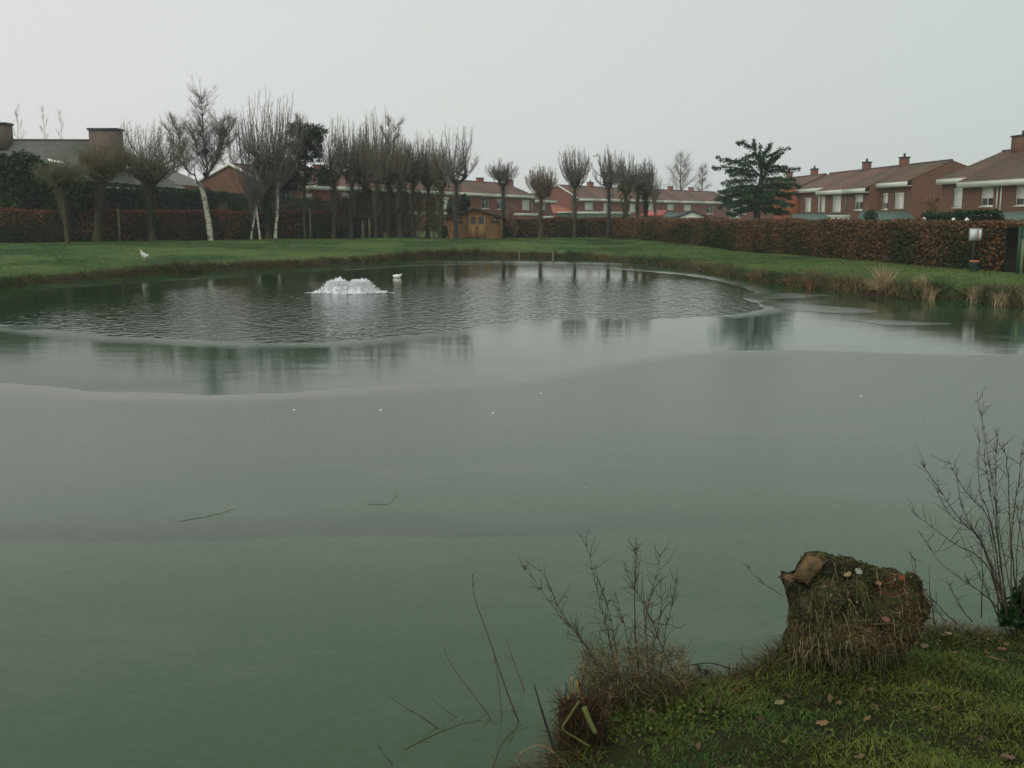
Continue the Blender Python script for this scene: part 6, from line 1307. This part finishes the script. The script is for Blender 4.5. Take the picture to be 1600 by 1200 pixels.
shrub = [[(1526, 612), (1535, 660), (1545, 720), (1558, 800), (1575, 900), (1588, 965)], [(1560, 672), (1556, 740), (1560, 850), (1575, 960)], [(1531, 682), (1530, 760), (1550, 820), (1565, 930), (1570, 965)], [(1480, 716), (1510, 770), (1545, 810), (1562, 900), (1575, 965)],
         [(1492, 722), (1504, 795), (1535, 850), (1560, 920), (1576, 965)], [(1441, 724), (1475, 775), (1500, 812), (1535, 850), (1568, 960)], [(1456, 752), (1485, 805), (1525, 835), (1556, 900), (1572, 965)], [(1423, 798), (1465, 830), (1500, 855), (1540, 880), (1570, 962)],
         [(1433, 826), (1475, 885), (1515, 912), (1550, 940), (1570, 965)], [(1477, 900), (1500, 945), (1520, 972)], [(1568, 690), (1575, 745), (1580, 850), (1592, 960)], [(1537, 705), (1547, 770), (1562, 860), (1575, 960)], [(1600, 690), (1590, 760), (1580, 850), (1582, 960)], [(1612, 740), (1596, 800), (1588, 900), (1590, 965)],
         [(1533, 830), (1535, 900), (1533, 965)], [(1545, 820), (1556, 890), (1560, 965)], [(1625, 770), (1605, 850), (1596, 960)], [(1590, 790), (1598, 850), (1610, 900)], [(1515, 860), (1540, 920), (1560, 965)]]
twiggy('bare_shrub', 'leafless shrub with thin upright stems at the right edge of the near bank', 'shrub', 4.55, shrub, .0034, 'twig_near', 601, side=9, sl_=.13, dy=.16, foot=(2.33, 4.5, .33), tint=1.0)
twiggy('bare_sapling', 'few dark leaning twigs between the stump and the bare shrub', 'twigs', 4.45, [[(1423, 865), (1432, 905), (1470, 950), (1495, 975)], [(1432, 912), (1448, 940), (1480, 972)], [(1452, 890), (1453, 930), (1462, 975)], [(1429, 900), (1430, 880), (1421, 862)]], .003, 'twig_near', 602, side=6, sl_=.07, dy=.03, foot=tuple(at_z(1485, 985, .36)), tint=.8)
lt = [[(1058, 905), (1046, 960), (1035, 1020), (1030, 1080)], [(1012, 925), (1020, 985), (1018, 1040), (1020, 1085)], [(960, 925), (975, 975), (985, 1030), (990, 1085)], [(935, 985), (950, 1040), (965, 1090)], [(918, 850), (925, 890), (940, 950), (955, 1010), (968, 1085)], [(812, 878), (870, 955), (912, 1005), (960, 1085)], [(842, 882), (880, 960), (915, 1010), (962, 1090)], [(975, 885), (990, 915), (1005, 942), (1030, 1000), (1052, 1050)], [(1032, 862), (1022, 915), (1010, 960), (1012, 1030), (1016, 1085)],
      [(995, 855), (993, 900), (992, 960), (1000, 1085)], [(937, 912), (950, 950), (962, 1010), (972, 1085)], [(1007, 940), (1010, 1000), (1014, 1080)], [(912, 994), (935, 1050), (962, 1100)], [(1065, 985), (1045, 976), (1022, 972), (1008, 950)], [(948, 980), (958, 1030), (975, 1090)], [(922, 1020), (921, 1060), (920, 1100)], [(992, 1010), (993, 1040), (995, 1085)], [(1030, 900), (1033, 960), (1022, 1010), (1025, 1080)]]
twiggy('bare_shrub', 'tangle of brown bare twigs at the lip of the near bank left of the stump', 'shrub', 3.83, lt, .0028, 'twig_near', 603, side=12, sl_=.12, dy=.09, foot=tuple(at_z(985, 1095, .30)), tint=1.3)
fuzz = empty('dry_undergrowth', at_z(985, 1095, .30), 'mat of dry brown undergrowth beneath the bare twigs on the lip', 'undergrowth'); n_ = 2600; q = np.random.default_rng(604)
uu = q.uniform(905, 1075, n_); vv = 1000+95*q.random(n_)**.7+np.abs(uu-985)*.12; Pf = np.array([at_y(a, b_, 3.83+q.uniform(-.10, .10)) for a, b_ in zip(uu, vv)])-np.array(fuzz.location)
dd = q.normal(size=(n_, 3))+[0, 0, .3]; dd /= np.linalg.norm(dd, axis=1, keepdims=True); V, Q = sticks(Pf, Pf+dd*(.015+.06*q.random((n_, 1))), .0013, .0006, 3)
cc = np.where(q.random((n_, 1)) < .5, np.array([5.0, 4.6, 2.9]), np.array([2.2, 2.7, 1.2]))*(.4+.9*q.random((n_, 1))); make_obj('stalks', V, Q, None, 'twig_near', fuzz, np.repeat(cc, 6, 0), props={'kind': 'stuff'})
n_ = 700; uu = q.uniform(905, 1070, n_); vv = 1045+65*q.random(n_)+np.abs(uu-985)*.1; Pf = np.array([at_y(a, b_+12, 3.80+q.uniform(-.10, .10)) for a, b_ in zip(uu, vv)])-np.array(fuzz.location); V, Q, T = blades(Pf, .02+.06*q.random(n_)**2, .3+.8*q.random(n_), .0045, np.where(q.random((n_, 1)) < .5, np.array([.055, .06, .016]), np.array([.16, .125, .06]))*(.4+.8*q.random((n_, 1))), q, 2); make_obj('blades', V, Q, None, 'blade', fuzz, T, props={'kind': 'stuff'})
x_, y_, _z = at_z(1600, 965, .36); evergreen('ivy_clump', 'dark green ivy clump at the foot of the bare shrub on the right edge', (x_, y_, .3), [(x_, y_, .42, .07, .07, .08), (x_+.05, y_+.03, .50, .06, .06, .08), (x_-.05, y_, .36, .06, .06, .05)], 1500, .022, [(.010, .030, .010), (.022, .050, .014)], 888)
# broken reeds at the undercut left end of the bank
def reed(label, Y, pts, rad, tint, flat=.35):
    P = catmull([at_y(u, v, Y+dy) for u, v, dy in pts], 3, False) if len(pts) > 2 else np.array([at_y(u, v, Y+dy) for u, v, dy in pts]); b0 = np.array(P[-1]); k = len(P)
    o = MB().tube([tuple(p-b0) for p in P], [rad*(1-.25*i/k) for i in range(k)], 7).build('broken_reed', 'reed', smooth=False, tint=np.repeat(np.array(tint)[None], k*7, 0)); o.location = tuple(b0); tag(o, label, 'reed', 'broken reed stems on the near bank'); return o
reed('thick yellow green reed stem slanting right, widest of the broken ones', 3.42, [(912, 1104, 0), (922, 1128, -.02), (931, 1146, -.03)], .0105, (.50, .66, .48))
reed('bent yellow reed stem kinked at its left elbow', 3.42, [(905, 1096, 0), (888, 1122, 0), (879, 1139, -.01), (900, 1153, -.01), (922, 1167, -.02)], .0055, (.46, .50, .34))
reed('upright pale broken reed with a splintered top', 3.5, [(894, 1058, 0), (893, 1080, 0), (889, 1100, 0)], .0065, (1.0, .85, .75))
reed('short pinkish reed stub pointing left over the water', 3.5, [(879, 1102, 0), (890, 1090, 0), (900, 1082, .02)], .0075, (1.15, .85, .65))
reed('thin tan reed leaning across the other broken ones', 3.48, [(901, 1065, 0), (906, 1085, 0), (914, 1100, 0)], .0055, (.9, .72, .45))
q = np.random.default_rng(620); n_ = 1500; uu = q.uniform(874, 945, n_); vv = q.uniform(1090, 1185, n_); Pf = np.array([at_y(a, b_, 3.5+q.uniform(-.06, .08)) for a, b_ in zip(uu, vv)]); b0 = np.array(at_z(905, 1180, .1))
dd = q.normal(size=(n_, 3))*[.4, .3, .9]+[-.1, 0, -.2]; dd /= np.linalg.norm(dd, axis=1, keepdims=True); V, Q = sticks(Pf-b0, Pf-b0+dd*(.02+.06*q.random((n_, 1))), .0018, .0008, 3)
o = make_obj('root_curtain', V, Q, None, 'twig_near', tint=np.repeat(np.where(q.random((n_, 1)) < .6, np.array([1.0, .9, .5]), np.array([2.2, 1.6, .8]))*(.4+.9*q.random((n_, 1))), 6, 0)); o.location = tuple(b0); tag(o, 'curtain of dead roots hanging under the broken reeds at the undercut bank', 'roots')
# twigs standing out of the ice, and a dark stick
def lone(name, label, cat, pts, Y0, Y1, r0, tint=(1, 1, 1), group=None, m='twig_near', side=3, seed=0):
    q = np.random.default_rng(seed+650); k = len(pts); P = [np.array(at_y(u, v, Y0+(Y1-Y0)*i/(k-1))) for i, (u, v) in enumerate(pts)]; P = catmull(P[::-1], 5, False) if k > 2 else np.array([P[1], P[0]]); b0 = P[0].copy(); n_ = len(P)
    mb = MB().tube([tuple(p-b0) for p in P], [r0*(1-.75*i/(n_-1)) for i in range(n_)], 5)
    for _ in range(side):
        i = q.integers(1, n_-1); d = P[i]-P[i-1]; d = d/np.linalg.norm(d)+q.normal(size=3)*.6; mb.tube([tuple(P[i]-b0), tuple(P[i]-b0+d*.022)], [r0*.5, r0*.2], 4)
    nv = sum(len(v) for v in mb.V); o = mb.build(name, m, tint=np.repeat(np.array(tint, float)[None], nv, 0)); o.location = tuple(b0); tag(o, label, cat, group); return o
GT = 'thin twigs standing out of the ice'
yb = lambda u, v: at_z(u, v, .0)[1]
lone('ice_twig', 'longest curved dark twig rising from the ice left of the bank', 'twig', [(738, 897), (742, 935), (765, 1000), (790, 1075), (812, 1132)], yb(812, 1132)+.05, yb(812, 1132), .0032, (1, .8, .8), GT, seed=1)
lone('ice_twig', 'faint straight twig right beside the longest curved one', 'twig', [(770, 1010), (778, 1060), (785, 1122)], yb(785, 1122)+.02, yb(785, 1122), .002, (1.8, 1.6, 1.4), GT, seed=2)
lone('ice_twig', 'reddish twig between the longest one and the bank', 'twig', [(790, 995), (805, 1040), (820, 1080)], yb(820, 1082), yb(820, 1082), .0022, (2.2, 1.3, 1.1), GT, seed=3)
lone('ice_twig', 'slanting reddish twig left of the longest one', 'twig', [(688, 1000), (705, 1038), (735, 1080), (770, 1127)], yb(770, 1127)+.05, yb(770, 1127), .0022, (1.8, 1.2, 1.0), GT, seed=4)
lone('ice_twig', 'low slanting twig farthest left on the ice', 'twig', [(600, 1085), (645, 1112), (692, 1143)], yb(692, 1143)+.06, yb(692, 1143), .0026, (1, 1, .9), GT, seed=5)
lone('ice_twig', 'short brown twig above the dark branch frozen in the ice', 'twig', [(677, 1095), (700, 1112), (722, 1126)], yb(722, 1126)+.03, yb(722, 1126), .0018, (1.8, 1.4, 1.1), GT, seed=6)
lone('ice_twig', 'small twig at the lower left edge of the ice', 'twig', [(590, 1166), (602, 1182), (618, 1200)], yb(618, 1200)+.02, yb(618, 1200), .0022, (.9, 1, .9), GT, seed=7)
lone('dark_stick', 'thick dark stick standing slanted at the left foot of the bank', 'stick', [(834, 1068), (848, 1115), (870, 1185)], 3.42, 3.40, .0062, (.55, .65, .8), side=1, seed=8)
lone('pale_straw', 'pale straw lying over the water below the dark stick', 'straw', [(812, 1176), (842, 1164), (868, 1178)], 3.35, 3.33, .003, (5, 4.2, 2.6), side=2, seed=9)
# branches frozen flat into the ice
def frozen(label, pts, r0, seed):
    q = np.random.default_rng(seed); P = catmull([at_z(u, v, .0118) for u, v in pts], 5, False); b0 = P[0].copy(); n_ = len(P); mb = MB().tube([tuple(p-b0) for p in P], [r0*(1-.6*i/n_) for i in range(n_)], 5)
    for i in range(2, n_-1, 3):
        d = P[i]-P[i-1]; d /= np.linalg.norm(d); s_ = np.array([-d[1], d[0], 0])*q.choice([-1, 1]); mb.tube([tuple(P[i]-b0), tuple(P[i]-b0+(d+s_*.8)*r0*12)], [r0*.6, r0*.3], 4)
    nv = sum(len(v) for v in mb.V); o = mb.build('frozen_branch', 'twig_near', tint=np.ones((nv, 3))*np.array([1.4, 1.7, 1.4])); o.location = tuple(b0); tag(o, label, 'branch', 'branches frozen into the ice')
frozen('dark branch frozen in the ice, lying left to right under the twigs', [(630, 1172), (690, 1143), (735, 1128), (772, 1127)], .004, 1)
frozen('short dark branch frozen in the ice close to the bank', [(770, 1200), (785, 1160), (815, 1132)], .004, 2)
frozen('faint forked branch frozen in the grey ice on the left', [(280, 815), (320, 808), (345, 802), (362, 796)], .0035, 3)
frozen('faint forked branch frozen in the grey ice at its middle', [(575, 788), (605, 788), (618, 778), (622, 772)], .003, 4)
# wire strung between thin canes at the lip
wy = 4.02
wr = empty('wire_fence', at_y(1130, 1070, wy), 'low thin wire strung between short dark canes at the lip of the near bank', 'fence'); wb = np.array(wr.location)
for L in ([(1040, 1048), (1075, 1040), (1110, 1036), (1145, 1045), (1200, 1049), (1235, 1042)], [(1040, 1050), (1070, 1056), (1110, 1058), (1140, 1056)]):
    P = catmull([at_y(u, v, wy+.03*math.sin(u)) for u, v in L], 5, False); MB().tube([tuple(p-wb) for p in P], .0022, 5).build('wire', 'wire', wr)
for (u, v0, v1) in ((1074, 1034, 1080), (1079, 1046, 1080), (1095, 1054, 1078), (1138, 1036, 1068), (1150, 1036, 1066), (1146, 1048, 1068), (1180, 1030, 1060), (1060, 1046, 1082)):
    MB().tube([tuple(np.array(at_y(u, v1, wy))-wb), tuple(np.array(at_y(u+2, v0, wy))-wb)], [.0032, .0022], 5).build('cane', 'twig_near', wr, tint=np.ones((10, 3))*.6)
for (u, v) in ((1092, 1046), (1103, 1050)):
    c = np.array(at_y(u, v, wy))-wb; P = q.normal(size=(60, 3))*.007; dd = q.normal(size=(60, 3)); dd /= np.linalg.norm(dd, axis=1, keepdims=True); V, Q = sticks(c+P, c+P+dd*.014, .0014, .0007, 3); make_obj('tangle', V, Q, None, 'twig_near', wr, np.ones((len(V), 3))*.5)
twiggy('bare_sapling', 'sparse dark twigs at the left foot of the stump above the ice', 'twigs', 4.12, [[(1165, 880), (1185, 905), (1222, 930)], [(1196, 1010), (1210, 1030), (1222, 1050)], [(1222, 990), (1215, 1020), (1212, 1050)], [(1160, 1020), (1172, 1040), (1180, 1058)], [(1240, 985), (1228, 1010), (1225, 1045)]], .0022, 'twig_near', 605, side=8, sl_=.05, dy=.02, foot=tuple(at_z(1215, 1050, .30)), tint=.7)
print('objects', len(C.objects), 'tris', sum(len(o.data.polygons) for o in C.objects if o.type == 'MESH'))
